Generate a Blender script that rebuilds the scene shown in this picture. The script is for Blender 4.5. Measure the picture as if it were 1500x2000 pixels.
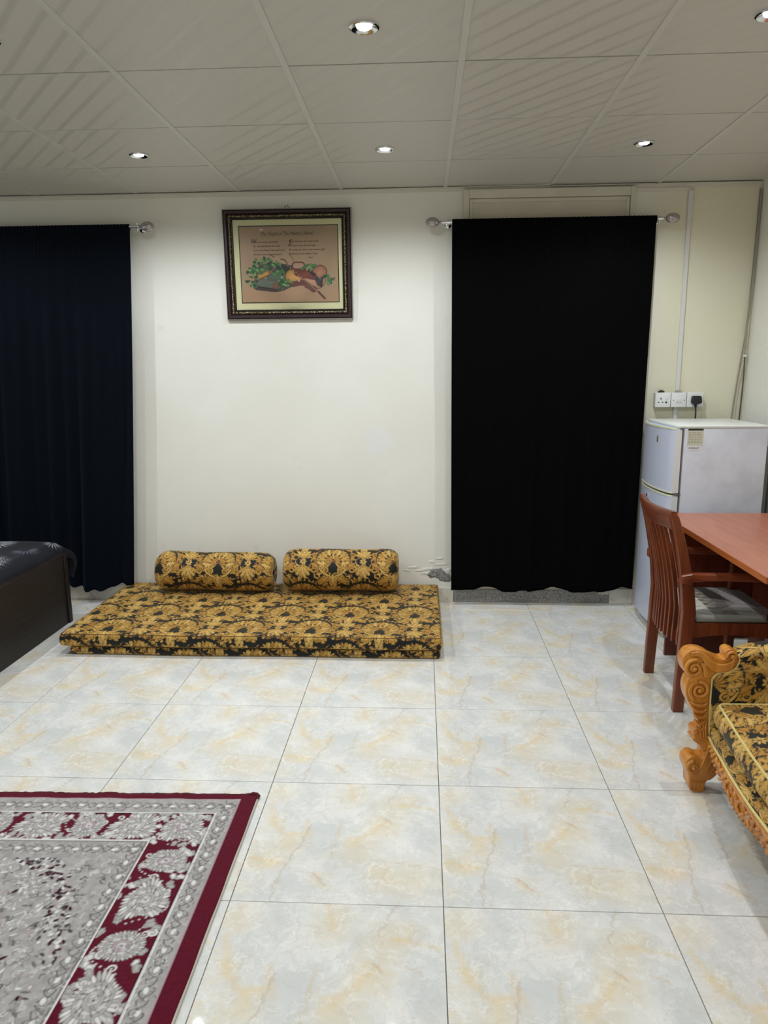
import bpy, bmesh, math, random
import numpy as np
from mathutils import Vector, Matrix

for _o in list(bpy.data.objects):
    bpy.data.objects.remove(_o, do_unlink=True)
scn = bpy.context.scene
COL = scn.collection

# ---------------------------------------------------------------- camera
def make_camera():
    pitch, yaw, roll = 0.19512, -0.05309, -0.00809
    cp, sp, cy, sy = math.cos(pitch), math.sin(pitch), math.cos(yaw), math.sin(yaw)
    fwd = Vector((sy*cp, cy*cp, -sp)); right = Vector((cy, -sy, 0)); up = right.cross(fwd)
    cr, sr = math.cos(roll), math.sin(roll)
    r = cr*right + sr*up; u = -sr*right + cr*up
    cam = bpy.data.cameras.new('camera'); o = bpy.data.objects.new('camera', cam); COL.objects.link(o)
    M = Matrix(((r.x, u.x, -fwd.x, -0.06197), (r.y, u.y, -fwd.y, -4.47637), (r.z, u.z, -fwd.z, 1.46875), (0, 0, 0, 1)))
    o.matrix_world = M
    cam.sensor_fit = 'VERTICAL'; cam.sensor_height = 32.0; cam.lens = 32.0*1423.76/2000.0
    cam.clip_start = 0.02; cam.clip_end = 60
    scn.camera = o
make_camera()

# ---------------------------------------------------------------- world and exposure
LAMP_W = 39.0          # watts of each ceiling downlight
LAMP_COL = (0.90, 0.955, 1.0)
w = bpy.data.worlds.new('world'); scn.world = w; w.use_nodes = True
w.node_tree.nodes['Background'].inputs[0].default_value = (0.55, 0.62, 0.75, 1)
w.node_tree.nodes['Background'].inputs[1].default_value = 0.15
scn.view_settings.view_transform = 'Standard'
scn.view_settings.look = 'None'
scn.view_settings.exposure = 0.0
scn.view_settings.gamma = 1.0
scn.view_settings.use_curve_mapping = False

ROOM_H = 2.481
XL, XR, YF = -3.42, 1.845, -6.0

# ---------------------------------------------------------------- colour helpers
def lin1(c):
    c = c/255.0
    return c/12.92 if c <= 0.04045 else ((c+0.055)/1.055)**2.4
def L(r, g, b):
    return (lin1(r), lin1(g), lin1(b))
def LA(r, g, b):
    return (*L(r, g, b), 1.0)

# ---------------------------------------------------------------- node expression builder
class NB:
    def __init__(s, name, rough=0.5, metal=0.0, spec=0.5, base=None):
        s.m = bpy.data.materials.new(name); s.m.use_nodes = True
        s.t = s.m.node_tree; s.n = s.t.nodes; s.bsdf = s.n['Principled BSDF']
        s.bsdf.inputs['Roughness'].default_value = rough
        s.bsdf.inputs['Metallic'].default_value = metal
        s.bsdf.inputs['Specular IOR Level'].default_value = spec
        if base: s.bsdf.inputs['Base Color'].default_value = (*base, 1)
    def set(s, k, v): s.put(s.bsdf.inputs[k], v)
    def put(s, sock, v):
        if isinstance(v, bpy.types.NodeSocket): s.t.links.new(v, sock)
        elif v is not None:
            if isinstance(v, tuple) and len(v) == 3 and sock.type == 'RGBA': v = (*v, 1)
            sock.default_value = v
    def math(s, op, a, b=None, c=None, clamp=False):
        n = s.n.new('ShaderNodeMath'); n.operation = op; n.use_clamp = clamp
        for i, v in enumerate((a, b, c)):
            if v is not None: s.put(n.inputs[i], v)
        return n.outputs[0]
    def vec(s, op, a, b=None, scale=None):
        n = s.n.new('ShaderNodeVectorMath'); n.operation = op
        s.put(n.inputs[0], a)
        if b is not None: s.put(n.inputs[1], b)
        if scale is not None: s.put(n.inputs['Scale'], scale)
        return n.outputs['Value'] if op in ('LENGTH', 'DOT_PRODUCT', 'DISTANCE') else n.outputs[0]
    def coord(s, kind='Object'):
        return s.n.new('ShaderNodeTexCoord').outputs[kind]
    def noise(s, v, scale, detail=4, rough=0.5, out=0, dist=0.0):
        n = s.n.new('ShaderNodeTexNoise'); s.put(n.inputs['Vector'], v); n.inputs['Scale'].default_value = scale
        n.inputs['Detail'].default_value = detail; n.inputs['Roughness'].default_value = rough
        n.inputs['Distortion'].default_value = dist
        return n.outputs[out]
    def vor(s, v, scale, out='Distance', feature='F1'):
        n = s.n.new('ShaderNodeTexVoronoi'); n.feature = feature; s.put(n.inputs['Vector'], v); n.inputs['Scale'].default_value = scale
        return n.outputs[out]
    def mapping(s, v, scale=(1, 1, 1), rot=(0, 0, 0), loc=(0, 0, 0)):
        n = s.n.new('ShaderNodeMapping'); s.put(n.inputs[0], v)
        n.inputs['Location'].default_value = loc; n.inputs['Rotation'].default_value = rot; n.inputs['Scale'].default_value = scale
        return n.outputs[0]
    def mix(s, f, a, b, mode='MIX'):
        n = s.n.new('ShaderNodeMix'); n.data_type = 'RGBA'; n.blend_type = mode; n.clamp_factor = True
        s.put(n.inputs[0], f); s.put(n.inputs[6], a); s.put(n.inputs[7], b)
        return n.outputs[2]
    def ramp(s, f, lo, hi, a=0.0, b=1.0):
        n = s.n.new('ShaderNodeMapRange'); s.put(n.inputs[0], f)
        for i, v in enumerate((lo, hi, a, b)): n.inputs[i+1].default_value = v
        n.interpolation_type = 'SMOOTHSTEP'
        return n.outputs[0]
    def bump(s, h, strength=0.3, dist=0.002, normal=None):
        n = s.n.new('ShaderNodeBump'); n.inputs['Strength'].default_value = strength; n.inputs['Distance'].default_value = dist
        s.put(n.inputs['Height'], h)
        if normal is not None: s.put(n.inputs['Normal'], normal)
        s.put(s.bsdf.inputs['Normal'], n.outputs[0]); return n.outputs[0]
    def seg(s, p, a, b):
        """distance from point p to the segment a-b"""
        a = (*a, 0.0); b = (*b, 0.0); ab = (b[0]-a[0], b[1]-a[1], 0.0); l2 = ab[0]**2+ab[1]**2+1e-9
        pa = s.vec('SUBTRACT', p, a)
        t = s.math('MULTIPLY', s.vec('DOT_PRODUCT', pa, ab), 1.0/l2, clamp=True)
        return s.vec('DISTANCE', pa, s.vec('SCALE', ab, scale=t))

def plain(name, col, rough=0.5, metal=0.0, spec=0.5, vary=0.0, vscale=8.0, bump=0.0, bscale=200.0, coat=0.0):
    b = NB(name, rough, metal, spec, col)
    if vary:
        f = b.ramp(b.noise(b.coord(), vscale, 4), 0.3, 0.7)
        b.set('Base Color', b.mix(f, tuple(c*(1-vary) for c in col), tuple(min(1, c*(1+vary)) for c in col)))
    if bump: b.bump(b.noise(b.coord(), bscale, 3), bump, 0.002)
    if coat: b.bsdf.inputs['Coat Weight'].default_value = coat
    return b.m

def mat_painted(name, rough=0.6, spec=0.3, sheen=0.0, bump=0.0, bscale=600.0, sheen_tint=None):
    """a printed or woven surface: the pattern is stored on the mesh as the colour attribute Col"""
    b = NB(name, rough, 0, spec)
    a = b.n.new('ShaderNodeAttribute'); a.attribute_name = 'Col'
    b.set('Base Color', a.outputs['Color'])
    if sheen:
        b.bsdf.inputs['Sheen Weight'].default_value = sheen
        b.bsdf.inputs['Sheen Roughness'].default_value = 0.4
        if sheen_tint: b.bsdf.inputs['Sheen Tint'].default_value = (*sheen_tint, 1)
    if bump: b.bump(b.noise(b.coord(), bscale, 2), bump, 0.001)
    return b.m

# ---------------------------------------------------------------- object helpers
OFF = {}
def thing(name, label=None, cat=None, loc=(0, 0, 0), group=None, kind=None):
    o = bpy.data.objects.new(name, None); COL.objects.link(o); o.location = loc; o.empty_display_size = 0.05
    OFF[o.name] = Vector(loc)
    return tag(o, label, cat, group, kind)
def tag(o, label=None, cat=None, group=None, kind=None):
    if label: o['label'] = label
    if cat: o['category'] = cat
    if group: o['group'] = group
    if kind: o['kind'] = kind
    return o
def link_mesh(name, me, parent=None, loc=None):
    o = bpy.data.objects.new(name, me); COL.objects.link(o)
    if parent: o.parent = parent
    if loc is not None: o.location = loc
    return o
SPLIT = {'joint_cover', 'edge_strip', 'screw', 'piping', 'pin_hole', 'volute', 'hinge', 'foot', 'sill_trim', 'dark_gap', 'cord_clamp', 'cross_rail', 'edge_band', 'finial'}
def islands(bm):
    """one bmesh per loose piece"""
    seen, out = set(), []
    bm.verts.ensure_lookup_table(); bm.verts.index_update()
    for v in bm.verts:
        if v.index in seen: continue
        st, comp = [v], []; seen.add(v.index)
        while st:
            a = st.pop(); comp.append(a)
            for e in a.link_edges:
                b = e.other_vert(a)
                if b.index not in seen: seen.add(b.index); st.append(b)
        t = bmesh.new(); m = {a: t.verts.new(a.co) for a in comp}; fs = set(f for a in comp for f in a.link_faces)
        for f in fs: t.faces.new([m[a] for a in f.verts])
        out.append(t)
    return out
def obj(name, bm, mat, parent=None, smooth=True, label=None, angle=35, origin=None):
    """bm holds world coordinates; the object gets its thing's origin (or its own, for a top-level mesh)"""
    if not isinstance(bm, bpy.types.Mesh):
        if name in SPLIT and parent is not None:
            parts = islands(bm)
            if 1 < len(parts) <= 12:
                for t in parts: last = obj(name, t, mat, parent, smooth, label, angle, origin)
                bm.free(); return last
        off = OFF[parent.name] if parent else Vector(origin or (0, 0, 0))
        bmesh.ops.translate(bm, verts=bm.verts, vec=-off)
        bmesh.ops.recalc_face_normals(bm, faces=bm.faces)
        me = bpy.data.meshes.new(name); bm.to_mesh(me); bm.free()
        me.materials.append(mat)
        for p in me.polygons: p.use_smooth = smooth
        if smooth and angle: me.set_sharp_from_angle(angle=math.radians(angle))
    else:
        me = bm
    o = bpy.data.objects.new(name, me); COL.objects.link(o)
    if parent:
        o.parent = parent; OFF[o.name] = OFF[parent.name]
    else:
        o.location = origin or (0, 0, 0); OFF[o.name] = Vector(origin or (0, 0, 0))
    if label: o['label'] = label
    return o
def B(): return bmesh.new()
def box(bm, x0, x1, y0, y1, z0, z1, bev=0.0, seg=2):
    t = bmesh.new()
    bmesh.ops.create_cube(t, size=1.0)
    for v in t.verts:
        v.co = Vector((x0+(v.co.x+.5)*(x1-x0), y0+(v.co.y+.5)*(y1-y0), z0+(v.co.z+.5)*(z1-z0)))
    if bev: bmesh.ops.bevel(t, geom=t.edges[:], offset=bev, segments=seg, affect='EDGES', profile=0.5)
    merge(bm, t); return bm
def merge(bm, t, M=None):
    me = bpy.data.meshes.new('tmp'); 
    if M is not None: bmesh.ops.transform(t, matrix=M, verts=t.verts)
    t.to_mesh(me); t.free(); bm.from_mesh(me); bpy.data.meshes.remove(me)
def frames(pts):
    out = []; n = len(pts); up = Vector((0, 0, 1)); prev = None
    for i in range(n):
        d = (pts[min(i+1, n-1)] - pts[max(i-1, 0)])
        d = d.normalized() if d.length > 1e-9 else Vector((0, 0, 1))
        if prev is None:
            a = Vector((1, 0, 0)) if abs(d.x) < .9 else Vector((0, 1, 0))
            s = d.cross(a).normalized()
        else:
            s = (prev - d*prev.dot(d)); s = s.normalized() if s.length > 1e-6 else d.orthogonal().normalized()
        prev = s; out.append((s, d.cross(s)))
    return out
def tube(bm, pts, r, n=8, cap=True):
    pts = [Vector(p) for p in pts]; fr = frames(pts); rings = []
    for i, p in enumerate(pts):
        ri = r[i] if isinstance(r, (list, tuple)) else r
        s, t = fr[i]
        rings.append([bm.verts.new(p + s*math.cos(2*math.pi*k/n)*ri + t*math.sin(2*math.pi*k/n)*ri) for k in range(n)])
    for a, b in zip(rings, rings[1:]):
        for k in range(n): bm.faces.new((a[k], a[(k+1) % n], b[(k+1) % n], b[k]))
    if cap: bm.faces.new(rings[0]); bm.faces.new(rings[-1])
    return bm
def lathe(bm, prof, c, axis='z', n=24):
    """prof: (radius, height) pairs turned round an axis through c"""
    rings = []
    for r, h in prof:
        ring = []
        for k in range(n):
            a = 2*math.pi*k/n; u, v = r*math.cos(a), r*math.sin(a)
            p = {'z': (u, v, h), 'x': (h, u, v), 'y': (u, h, v)}[axis]
            ring.append(bm.verts.new((c[0]+p[0], c[1]+p[1], c[2]+p[2])))
        rings.append(ring)
    for a, b in zip(rings, rings[1:]):
        for k in range(n): bm.faces.new((a[k], a[(k+1) % n], b[(k+1) % n], b[k]))
    bm.faces.new(rings[0]); bm.faces.new(rings[-1])
    return bm
def loft(bm, secs, closed=True, cap=True):
    rings = [[bm.verts.new(p) for p in s] for s in secs]; n = len(rings[0])
    for a, b in zip(rings, rings[1:]):
        for k in range(n if closed else n-1): bm.faces.new((a[k], a[(k+1) % n], b[(k+1) % n], b[k]))
    if cap and closed: bm.faces.new(rings[0]); bm.faces.new(rings[-1])
    return bm
def beam(bm, path, wx, wy, bev=0.0):
    """rectangular bar whose sections lie in the horizontal plane; path of (x, y, z) centres"""
    secs = []
    for i, (x, y, z) in enumerate(path):
        a = (wx[i] if isinstance(wx, (list, tuple)) else wx)/2; b = (wy[i] if isinstance(wy, (list, tuple)) else wy)/2; c = bev
        if c: secs.append([(x-a+c, y-b, z), (x+a-c, y-b, z), (x+a, y-b+c, z), (x+a, y+b-c, z), (x+a-c, y+b, z), (x-a+c, y+b, z), (x-a, y+b-c, z), (x-a, y-b+c, z)])
        else: secs.append([(x-a, y-b, z), (x+a, y-b, z), (x+a, y+b, z), (x-a, y+b, z)])
    return loft(bm, secs)
def prism_xz(bm, poly, y0, y1, bev=0.0, seg=3):
    t = bmesh.new(); vs = [t.verts.new((x, y0, z)) for x, z in poly]; f = t.faces.new(vs)
    r = bmesh.ops.extrude_face_region(t, geom=[f])
    bmesh.ops.translate(t, verts=[g for g in r['geom'] if isinstance(g, bmesh.types.BMVert)], vec=(0, y1-y0, 0))
    bmesh.ops.recalc_face_normals(t, faces=t.faces)
    if bev:
        ed = [e for e in t.edges if abs(e.verts[0].co.y-e.verts[1].co.y) < 1e-6]
        bmesh.ops.bevel(t, geom=ed, offset=bev, segments=seg, affect='EDGES', profile=0.5, clamp_overlap=True)
    merge(bm, t); return bm
def catmull(pts, n=8):
    P = [np.array(p, float) for p in pts]; P = [2*P[0]-P[1]] + P + [2*P[-1]-P[-2]]; out = []
    for i in range(1, len(P)-2):
        for k in range(n):
            t = k/n; a, b, c, d = P[i-1], P[i], P[i+1], P[i+2]
            out.append(tuple(0.5*((2*b)+(c-a)*t+(2*a-5*b+4*c-d)*t*t+(3*b-a-3*c+d)*t**3)))
    out.append(tuple(P[-2])); return out
def interp(x, xs, ys): return float(np.interp(x, xs, ys))

def np_mesh(name, V, F, C, mat, parent=None, origin=None, smooth=True):
    """mesh straight from arrays: V (n,3) world, F (m,4) quads, C (n,3) linear colours"""
    off = OFF[parent.name] if parent else Vector(origin or (0, 0, 0))
    V = np.asarray(V, np.float32) - np.array(off, np.float32)
    me = bpy.data.meshes.new(name); me.vertices.add(len(V)); me.vertices.foreach_set('co', V.ravel())
    m = len(F); me.loops.add(m*4); me.loops.foreach_set('vertex_index', np.asarray(F, np.int32).ravel())
    me.polygons.add(m); me.polygons.foreach_set('loop_start', np.arange(0, m*4, 4, dtype=np.int32))
    me.polygons.foreach_set('use_smooth', np.full(m, smooth))
    me.update(calc_edges=True)
    if C is not None:
        a = me.color_attributes.new('Col', 'FLOAT_COLOR', 'POINT')
        a.data.foreach_set('color', np.hstack([C, np.ones((len(C), 1))]).astype(np.float32).ravel())
    me.materials.append(mat); me.validate()
    o = bpy.data.objects.new(name, me); COL.objects.link(o)
    if parent: o.parent = parent; OFF[o.name] = OFF[parent.name]
    else: o.location = off; OFF[o.name] = Vector(off)
    return o
def grid_faces(ny, nx, wrap=False, base=0):
    i = np.arange(ny-1)[:, None]; j = np.arange(nx if wrap else nx-1)[None, :]; j2 = (j+1) % nx
    return (np.stack([i*nx+j, i*nx+j2, (i+1)*nx+j2, (i+1)*nx+j], -1) + base).reshape(-1, 4)
def grid_obj(name, P, C, mat, parent=None, wrap=False, origin=None):
    ny, nx = P.shape[:2]
    return np_mesh(name, P.reshape(-1, 3), grid_faces(ny, nx, wrap), None if C is None else C.reshape(-1, 3), mat, parent, origin)
def weld(V, F, C, tol=1e-4):
    k = np.round(V/tol).astype(np.int64); _, idx, inv = np.unique(k, axis=0, return_index=True, return_inverse=True)
    inv = inv.reshape(-1); F = inv[F]
    ok = (F[:, 0] != F[:, 1]) & (F[:, 1] != F[:, 2]) & (F[:, 2] != F[:, 3]) & (F[:, 3] != F[:, 0])
    return V[idx], F[ok], C[idx]
def rounded_box(lo, hi, r, res, colfn, deform=None, skip=()):
    """dense rounded block; colfn(u, v) gives the cloth colour, unrolled from the top over the sides"""
    lo = np.array(lo, float); hi = np.array(hi, float); Vs, Fs, Cs, base = [], [], [], 0
    for ax in range(3):
        for sgn in (0, 1):
            if (ax, sgn) in skip: continue
            a, b = [k for k in range(3) if k != ax]
            na = max(3, int((hi[a]-lo[a])/res)+2); nb = max(3, int((hi[b]-lo[b])/res)+2)
            ga, gb = np.meshgrid(np.linspace(lo[a], hi[a], na), np.linspace(lo[b], hi[b], nb))
            P = np.zeros(ga.shape+(3,)); P[..., a] = ga; P[..., b] = gb; P[..., ax] = hi[ax] if sgn else lo[ax]
            Q = np.clip(P, lo+r, hi-r); D = P-Q; n = np.linalg.norm(D, axis=-1, keepdims=True); P2 = Q+D/np.maximum(n, 1e-9)*r
            if ax == 2: u, v = P[..., 0], (P[..., 1] if sgn else -P[..., 1])
            elif ax == 1: u, v = P[..., 0], (lo[1]-(hi[2]-P[..., 2]) if not sgn else hi[1]+(hi[2]-P[..., 2]))
            else: u, v = (hi[0]+(hi[2]-P[..., 2]) if sgn else lo[0]-(hi[2]-P[..., 2])), P[..., 1]
            Cs.append(colfn(u, v).reshape(-1, 3)); F = grid_faces(*ga.shape, base=base)
            e1 = P2[0, 1]-P2[0, 0]
            flip = {(0, 1): False, (0, 0): True, (1, 1): True, (1, 0): False, (2, 1): False, (2, 0): True}[(ax, sgn)]
            if flip: F = F[:, ::-1]
            Vs.append(P2.reshape(-1, 3)); Fs.append(F); base += ga.size
    V, F, C = np.vstack(Vs), np.vstack(Fs), np.vstack(Cs)
    V, F, C = weld(V, F, C)
    if deform is not None: V = deform(V)
    return V, F, C

# ---------------------------------------------------------------- pattern canvas (numpy drawing of woven and printed patterns)
class Canvas:
    def __init__(s, w, h, res, bg, periodic=True, x0=0.0, y0=0.0):
        s.W, s.H = int(round(w/res)), int(round(h/res)); s.res = res; s.per = periodic; s.x0, s.y0 = x0, y0
        s.a = np.zeros((s.H, s.W, 3), np.float32); s.a[:] = bg
    def stroke(s, pts, r, col, out=None, ow=0.0, prof='leaf', shade=0.18, n=None, mask=None):
        P = np.array(catmull(pts, 6) if len(pts) > 2 else [tuple(np.array(pts[0])*(1-t)+np.array(pts[-1])*t) for t in np.linspace(0, 1, 9)], float)
        t = np.linspace(0, 1, len(P))
        if callable(prof): R = r*prof(t)
        elif prof == 'leaf': R = r*np.clip(np.sin(np.pi*np.clip(t*0.86+0.10, 0, 1)), .12, 1)
        elif prof == 'taper': R = r*(1-0.8*t)
        elif prof == 'petal': R = r*np.clip(np.sin(np.pi*(0.10+0.75*t)**1.3), .25, 1)
        else: R = r*np.ones_like(t)
        m = r+ow+s.res*1.5
        x0, y0 = P.min(0)-m; x1, y1 = P.max(0)+m
        ix = np.arange(int((x0-s.x0)/s.res)-1, int((x1-s.x0)/s.res)+2); iy = np.arange(int((y0-s.y0)/s.res)-1, int((y1-s.y0)/s.res)+2)
        if not s.per:
            ix = ix[(ix >= 0) & (ix < s.W)]; iy = iy[(iy >= 0) & (iy < s.H)]
            if len(ix) == 0 or len(iy) == 0: return
        gx, gy = np.meshgrid(s.x0+(ix+.5)*s.res, s.y0+(iy+.5)*s.res)
        d = np.full(gx.shape, 1e9)
        for (px, py), rr in zip(P, R): d = np.minimum(d, np.hypot(gx-px, gy-py)-rr)
        ii = np.ix_(iy % s.H, ix % s.W); A = s.a[ii]; e = s.res
        keep = 1.0 if mask is None else mask(gx, gy)
        if out is not None:
            k = (np.clip((ow-d)/e+.5, 0, 1)*keep)[..., None]; A = A*(1-k)+np.array(out)*k
        k = (np.clip(-d/e+.5, 0, 1)*keep)[..., None]
        c = np.array(col)*(1+shade*(np.clip(-d/max(r, 1e-6), 0, 1)-.4))[..., None]
        s.a[ii] = A*(1-k)+c*k
    def disc(s, x, y, r, col, out=None, ow=0.0, mask=None): s.stroke([(x, y), (x+1e-5, y)], r, col, out, ow, 'flat', 0.1, mask=mask)
    def spiral(s, x, y, r, a0, turns, d, wid, col, out=None, ow=0, mask=None):
        P = []
        for t in np.linspace(0, 1, int(10*turns)+4):
            a = a0+d*2*math.pi*turns*t; rr = r*(1-t*.85); P.append((x+rr*math.cos(a), y+rr*math.sin(a)))
        s.stroke(P, wid, col, out, ow, lambda t: 1-.4*t, mask=mask)
    def sample(s, u, v):
        fx = (u-s.x0)/s.res-.5; fy = (v-s.y0)/s.res-.5; i = np.floor(fx).astype(int); j = np.floor(fy).astype(int)
        tx = (fx-i)[..., None]; ty = (fy-j)[..., None]
        if s.per: I, I1, J, J1 = i % s.W, (i+1) % s.W, j % s.H, (j+1) % s.H
        else: I, I1, J, J1 = [np.clip(q, 0, m-1) for q, m in ((i, s.W), (i+1, s.W), (j, s.H), (j+1, s.H))]
        a = s.a
        return (a[J, I]*(1-tx)+a[J, I1]*tx)*(1-ty)+(a[J1, I]*(1-tx)+a[J1, I1]*tx)*ty

def leafy(c, x, y, ang, ln, wd, col, out, ow, lobes=3, rng=random, mask=None):
    """an acanthus leaf: side lobes first, the middle rib last"""
    ca, sa = math.cos(ang), math.sin(ang)
    for k in range(lobes):
        t = 0.15+0.6*k/max(1, lobes-1); bx, by = x+ca*ln*t, y+sa*ln*t
        for sd in (-1, 1):
            a = ang+sd*(1.0-0.35*t); l2 = ln*(.42-.18*t)
            c.stroke([(bx, by), (bx+math.cos(a)*l2*.6, by+math.sin(a)*l2*.6), (bx+math.cos(a-sd*.35)*l2, by+math.sin(a-sd*.35)*l2)], wd*.42, col, out, ow, 'petal', mask=mask)
    c.stroke([(x, y), (x+ca*ln*.5, y+sa*ln*.5), (x+ca*ln, y+sa*ln)], wd*.5, col, out, ow, 'leaf', mask=mask)

def damask():
    rng = random.Random(4); W, H = .36, .50
    K = L(24, 27, 25); G = L(190, 146, 68); G2 = L(176, 128, 54); G3 = L(206, 166, 90); BR = L(152, 102, 50)
    c = Canvas(W, H, 0.0008, K)
    def gold(): return [G, G, G2, G3, BR][rng.randrange(5)]
    for _ in range(430):                                   # ground of small curled leaves
        x, y, a = rng.random()*W, rng.random()*H, rng.random()*6.28; l = rng.uniform(.016, .034); b = rng.choice((-1, 1))
        c.stroke([(x, y), (x+math.cos(a)*l*.5, y+math.sin(a)*l*.5), (x+math.cos(a+b*.8)*l, y+math.sin(a+b*.8)*l)], rng.uniform(.0032, .0062), gold(), K, .0016, 'leaf')
    def lobed(x, y, an, l, wd, sd, col, ow=.0016):
        """one curling leaf of a palmette, its outer edge cut into three tips"""
        for t, da, f in ((.45, .75, .34), (.62, .60, .34), (.78, .42, .30)):
            bx, by = x+math.cos(an)*l*t, y+math.sin(an)*l*t
            for q in (-1, 1): c.stroke([(bx, by), (bx+math.cos(an+q*da)*l*f, by+math.sin(an+q*da)*l*f)], wd*.42, col, K, ow, 'petal')
        c.stroke([(x, y), (x+math.cos(an)*l*.6, y+math.sin(an)*l*.6), (x+math.cos(an-sd*.20)*l, y+math.sin(an-sd*.20)*l)], wd, col, K, ow*.6, 'petal')
        c.stroke([(x+math.cos(an)*l*.2, y+math.sin(an)*l*.2), (x+math.cos(an-sd*.1)*l*.8, y+math.sin(an-sd*.1)*l*.8)], .0009, K, None, 0, 'flat', 0)
    def palmette(cx, cy, s):
        for sd in (-1, 1):                                  # dark crescent over the palmette
            c.stroke([(cx, cy+.126*s), (cx+sd*.062*s, cy+.108*s), (cx+sd*.102*s, cy+.055*s), (cx+sd*.112*s, cy-.005*s)], .016*s, K, None, 0, 'taper', 0)
        c.stroke([(cx, cy-.01*s), (cx, cy+.04*s)], .066*s, K, None, 0, 'flat', 0)
        for k, a in enumerate(np.linspace(2.25, 0.0, 6)):
            for sd in ((-1, 1) if a > .01 else (1,)):
                an = math.pi/2+sd*a; l = (.096+.014*math.cos(a))*s
                lobed(cx+math.cos(an)*.012*s, cy+math.sin(an)*.012*s, an, l*.92, .0105*s, sd, (G, G3, G)[k % 3])
        for a in np.linspace(-1.9, 1.9, 11):
            an = math.pi/2+a; l = (.050+.006*math.cos(a*3))*s
            c.stroke([(cx, cy), (cx+math.cos(an)*l*.6, cy+math.sin(an)*l*.6), (cx+math.cos(an+.1)*l, cy+math.sin(an+.1)*l)], .0056*s, G2 if int(a*5) % 2 else G3, K, .0016, 'petal')
        c.stroke([(cx, cy-.008*s), (cx, cy+.018*s)], .0090*s, K, None, 0, 'leaf'); c.stroke([(cx, cy-.004*s), (cx, cy+.012*s)], .0048*s, BR, None, 0, 'leaf')
        for sd in (-1, 1):
            c.stroke([(cx, cy-.10*s), (cx+sd*.035*s, cy-.090*s), (cx+sd*.075*s, cy-.062*s), (cx+sd*.100*s, cy-.020*s)], .0075*s, G3, K, .0022, 'leaf')
            c.spiral(cx+sd*.050*s, cy-.058*s, .020*s, math.pi/2, 1.3, sd, .0048*s, G, K, .0018)
            leafy(c, cx+sd*.03*s, cy-.10*s, -math.pi/2+sd*.9, .075*s, .024*s, G, K, .0016, 4)
        leafy(c, cx, cy-.085*s, -math.pi/2, .085*s, .028*s, G3, K, .0016, 5)
    def vase(cx, cy, s):
        c.stroke([(cx-.02*s, cy), (cx+.02*s, cy)], .022*s, K, None, 0, 'flat', 0)
        for q in (-1, 1):
            for sd, an, l in ((-1, 2.25, .062), (1, .89, .062), (-1, 1.9, .075), (1, 1.24, .075), (1, 1.57, .088)):
                lobed(cx, cy+q*.012*s, q*an, l*s, .0085*s, sd*q, G if l < .07 else G3)
        for sd in (-1, 1):
            for q in (-1, 1):
                c.spiral(cx+sd*.064*s, cy+q*.050*s, .021*s, -q*math.pi/2, 1.25, sd*q, .0048*s, G, K, .0018)
                leafy(c, cx+sd*.05*s, cy+q*.012*s, (0 if sd > 0 else math.pi)+q*sd*.45, .075*s, .022*s, G2, K, .0016, 4)
        for k in range(7):
            a = k*2*math.pi/7; c.stroke([(cx, cy), (cx+math.cos(a)*.019*s, cy+math.sin(a)*.019*s)], .0045*s, G3, K, .0014, 'petal')
        c.disc(cx, cy, .0045*s, BR, K, .001)
    for cx, cy in ((.18, 0), (0, .25)): vase(cx, cy, 1.0)
    for cx, cy in ((0, 0), (.18, .25)): palmette(cx, cy, .92)
    return c
DAM = damask()

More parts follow.
